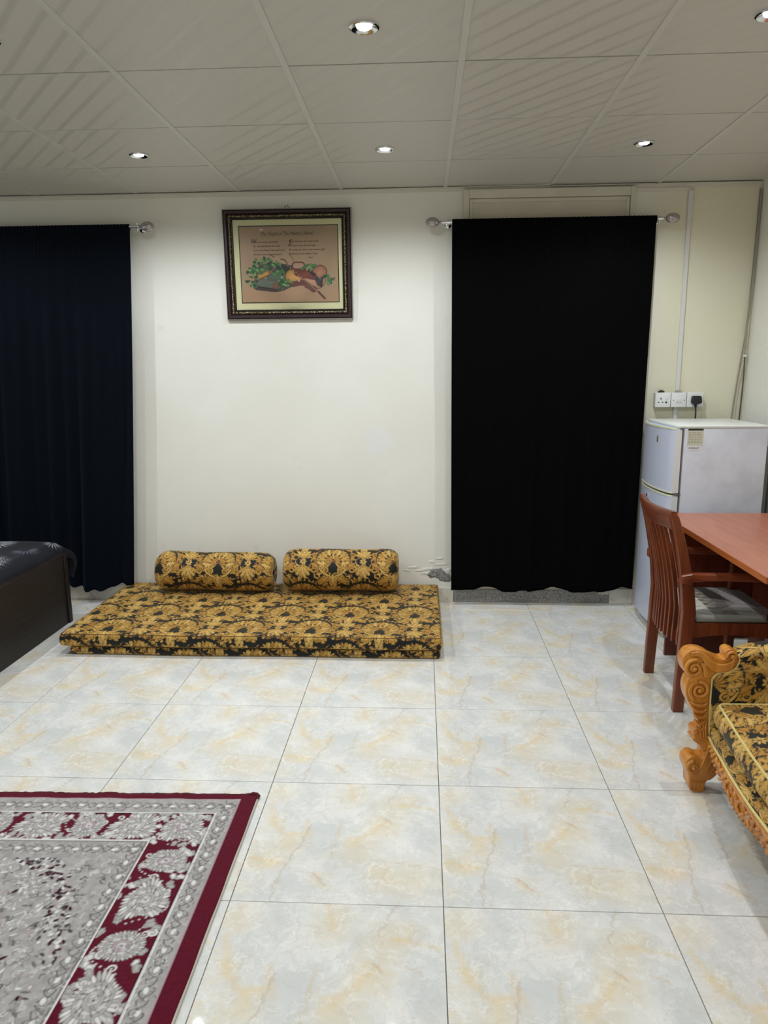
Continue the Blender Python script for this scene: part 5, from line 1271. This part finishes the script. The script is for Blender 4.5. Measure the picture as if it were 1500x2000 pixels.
        for k in range(5):
            f = k/4; w_ = .030-.014*f; zc = .336-.022*k; xc = .888+.008*f
            ridge(t, [(xc-w_, zc+.006), (xc-w_*.4, zc-.007), (xc+w_*.4, zc-.009), (xc+w_*.9, zc+.002)], .0062, .0024)
        for x0_, x1_ in ((.899, .903), (.909, .913), (.917, .920)): ridge(t, [(x0_, .272), (x0_-.003, .240), (x1_, .205)], .0038, .0014)
        # knee leaf and foot collar
        ridge(t, [(.927, .200), (.930, .165), (.918, .120), (.905, .080)], .0048, .0016); ridge(t, [(.945, .185), (.952, .150), (.940, .110), (.925, .070)], .0048, .0016); ridge(t, [(.962, .165), (.968, .135), (.958, .100), (.940, .066)], .0040, .0016)
        ridge(t, [(.874, .046), (.900, .039), (.930, .043)], .0040, .0024); ridge(t, [(.877, .012), (.902, .006), (.927, .010)], .0044, .0024)
        for x in (.883, .896, .909, .921): ridge(t, [(x, .036), (x+.001, .016)], .0045, .0025)
        obj('carving', t, MWd, root, angle=None)['kind'] = 'stuff'
        # rope edging on the arm
        t = B(); tube(t, [(x, g(-.006), z) for x, z in inner], .0042, 8); obj('gimp', t, M_ROPE, root, angle=None)
        # upholstered inner face, rolling over the top
        nz, nx = 150, 260; P = np.zeros((nz, nx, 3)); C = np.zeros((nz, nx, 3)); az = [p[1] for p in AR]; axx = [p[0] for p in AR]
        for j in range(nz):
            q = j/(nz-1)
            if q < .72:
                f = q/.72; zf = .20+f*(.500-.20); xl = interp(min(zf, .513), az, axx); xs = np.linspace(xl, 1.62, nx)
                ext = np.clip((xs-xl)/.10, 0, 1)**.6; z = zf+ext*(.020*f); yo = -.010-.016*np.sin(np.pi*f*.9)*ext
            else:
                f = (q-.72)/.28; a = f*math.pi*.62; xl = interp(.505, az, axx); xs = np.linspace(xl, 1.62, nx); ext = np.clip((xs-xl)/.10, 0, 1)**.6
                z = .500+.020*ext+.020*math.sin(a)*(.5+.5*ext); yo = -.012+(.052)*(1-math.cos(a))+0*xs
            P[j, :, 0] = xs; P[j, :, 1] = g(1)*0+yf+s*yo; P[j, :, 2] = z; C[j] = DAM.sample(xs*1.0-.02, np.full(nx, q*.44+.03))
        grid_obj('arm_pad', P, C, M_DAM, root)
        t = B(); a, c_ = sorted((g(-.002), g(.075))); box(t, 1.012, 1.62, a, c_, .20, .49, .01); obj('arm_core', t, M_PIPE, root, smooth=False)
    FY, NY = -2.100, -3.70
    arm(FY, 1); arm(NY, -1, False)
    # serpentine front: rope line, carved rail below, sprung seat edge above
    ys = [-2.104, -2.16, -2.27, -2.36, -2.45, -2.59, -2.72, -2.9, -3.08, -3.21, -3.35, -3.53, -3.64, -3.696]
    xs = [.932, .925, .906, .890, .877, .863, .862, .868, .862, .863, .877, .906, .925, .932]
    zs = [.212, .207, .222, .231, .240, .250, .252, .250, .252, .250, .240, .222, .207, .212]
    zb = [.150, .165, .170, .150, .134, .140, .128, .100, .128, .140, .134, .170, .165, .150]
    xb = [.955, .935, .905, .897, .893, .905, .895, .880, .895, .905, .893, .905, .935, .955]
    R = [-v for v in ys]; Y = np.linspace(2.104, 3.696, 180)
    ix = lambda arr: np.interp(Y, R, arr)
    k5 = np.ones(9)/9
    def sm(a): return np.convolve(np.pad(a, 4, mode='edge'), k5, 'valid')
    X_, Z_, ZB, XB = sm(ix(xs)), sm(ix(zs)), sm(ix(zb)), sm(ix(xb)); Yw = -Y
    t = B(); tube(t, [(X_[k]-.004, Yw[k], Z_[k]+.002) for k in range(180)], .0046, 8); obj('gimp', t, M_ROPE, root, angle=None)
    t = B(); secs = []
    for k in range(180):
        x, z, xb_, z0, y = X_[k], Z_[k]-.004, XB[k], ZB[k]+.004*math.sin(k*.9), Yw[k]
        secs.append([(x+.020, y, z), (x, y, z), (x-.006, y, z-.010), (x*.6+xb_*.4-.004, y, z*.6+z0*.4), (xb_-.010, y, z0+.018), (xb_-.002, y, z0+.002), (xb_+.012, y, z0), (xb_+.030, y, z0+.010), (xb_+.034, y, z-.02)])
    loft(t, secs); obj('front_rail', t, MWd, root, angle=60)
    t = B(); rng = random.Random(6)
    for k in range(4, 176, 4):
        x, z, xb_, z0, y = X_[k], Z_[k], XB[k], ZB[k], Yw[k]; f = .35+.4*rng.random(); h = z-z0
        for m in range(2):
            f = (.25, .68)[m]+rng.uniform(-.06, .06); cx = x*(1-f)+xb_*f-.006; cz = z-.004-h*f*.9; d = rng.choice((-1, 1)); l = .022
            tube(t, [(cx+.004, y-d*l*.6, cz+.010), (cx-.003, y-d*l*.1, cz+.004), (cx-.005, y+d*l*.4, cz-.006), (cx+.002, y+d*l*.8, cz-.014)], [.002, .0062, .0060, .002], 7)
        if k % 12 == 4:
            cx = x*.5+xb_*.5-.007; cz = z*.5+z0*.5; P = [(cx-.002, y+.013*(1-q/14)*math.cos(q*.9), cz+.013*(1-q/14)*math.sin(q*.9)) for q in range(13)]; tube(t, P, .0035, 7)
    for k in range(6, 176, 2):
        x, xb_, z0, y = X_[k], XB[k], ZB[k], Yw[k]; tube(t, [(xb_-.006, y-.004, z0+.014), (xb_-.006, y+.003, z0+.004), (xb_+.004, y+.006, z0-.002)], [.0022, .0046, .002], 6)
    # pendant leaf by the knee
    for dz in (0, .012, .024): tube(t, [(.938, -2.13, .200-dz), (.930, -2.125, .190-dz), (.940, -2.118, .178-dz)], [.002, .005, .002], 7)
    obj('rail_carving', t, MWd, root, angle=None)['kind'] = 'stuff'
    nk, nj = 420, 60; Yq = np.linspace(2.112, 3.688, nk); Xq, Zq = np.interp(Yq, Y, X_), np.interp(Yq, Y, Z_); P = np.zeros((nj, nk, 3)); C = np.zeros_like(P)
    for j in range(nj):
        f = j/(nj-1); P[j, :, 0] = Xq+.045*f-.020*np.sin(np.pi*f)+.06*max(0, f-.85)/.15; P[j, :, 1] = -Yq; P[j, :, 2] = Zq+.002+(.2715-Zq)*min(1, f/.88)+(0); C[j] = DAM.sample(-Yq*1.0, np.full(nk, f*.16+.12))
    grid_obj('seat_border', P, C, M_DAM, root)
    # loose seat cushions: two, the far one in view
    for (c0, c1, du) in ((-2.905, -2.132, .0), (-3.671, -2.910, .2)):
        def puff(V, c0=c0, c1=c1):
            V = V.copy(); u = np.clip((V[:, 0]-.890)/.70, 0, 1); v = np.clip((V[:, 1]-c0)/(c1-c0), 0, 1); m = np.sin(np.pi*u)**.4*np.sin(np.pi*v)**.4
            V[:, 2] += (V[:, 2] > .31)*.020*m
            V[:, 0] += np.interp(-V[:, 1], Y, X_-.862)*.65*(1-u)**2-.012*np.sin(np.pi*np.clip((V[:, 2]-.27)/.078, 0, 1))*(u < .03)
            return V
        V, F, C = rounded_box((.889, c0, .272), (1.60, c1, .348), .018, .0046, lambda u, v, du=du: DAM.sample(v*.9+du, -u*.9+.1), puff)
        o = np_mesh('seat_cushion', V, F, C, M_DAM, root)
        t = B(); P = [(.895+float(np.interp(-y, Y, X_-.862))*.65, y, .346) for y in np.linspace(c0+.015, c1-.015, 40)]; P += [(.895+.012+float(np.interp(-c1, Y, X_-.862))*.65, c1-.004, .346), (1.2, c1-.004, .348), (1.59, c1-.004, .348)]
        tube(t, P, .0045, 8); obj('piping', t, M_ROPE, o)
    t = B(); box(t, .955, 1.62, -3.68, -2.116, .17, .266, .005); obj('seat_base', t, M_PIPE, root, smooth=False)
    V, F, C = rounded_box((1.60, -3.66, .30), (1.74, -2.14, .92), .05, .02, dam(0, 0)); np_mesh('back_pad', V, F, C, M_DAM, root)
    t = B(); box(t, 1.7405, 1.785, -3.70, -2.10, .16, .90, .012, 3); pts = catmull([(1.76, -3.72, .88), (1.76, -3.3, .97), (1.76, -2.9, 1.06), (1.76, -2.5, .97), (1.76, -2.08, .88)], 8); tube(t, pts, .024, 10); obj('back_frame', t, MWd, root, angle=40)
    for y in (-3.66, -2.14): t = B(); beam(t, [(1.775, y, .0005), (1.76, y, .18)], [.04, .05], [.04, .05], .005); obj('rear_leg', t, MWd, root)
make_sofa()
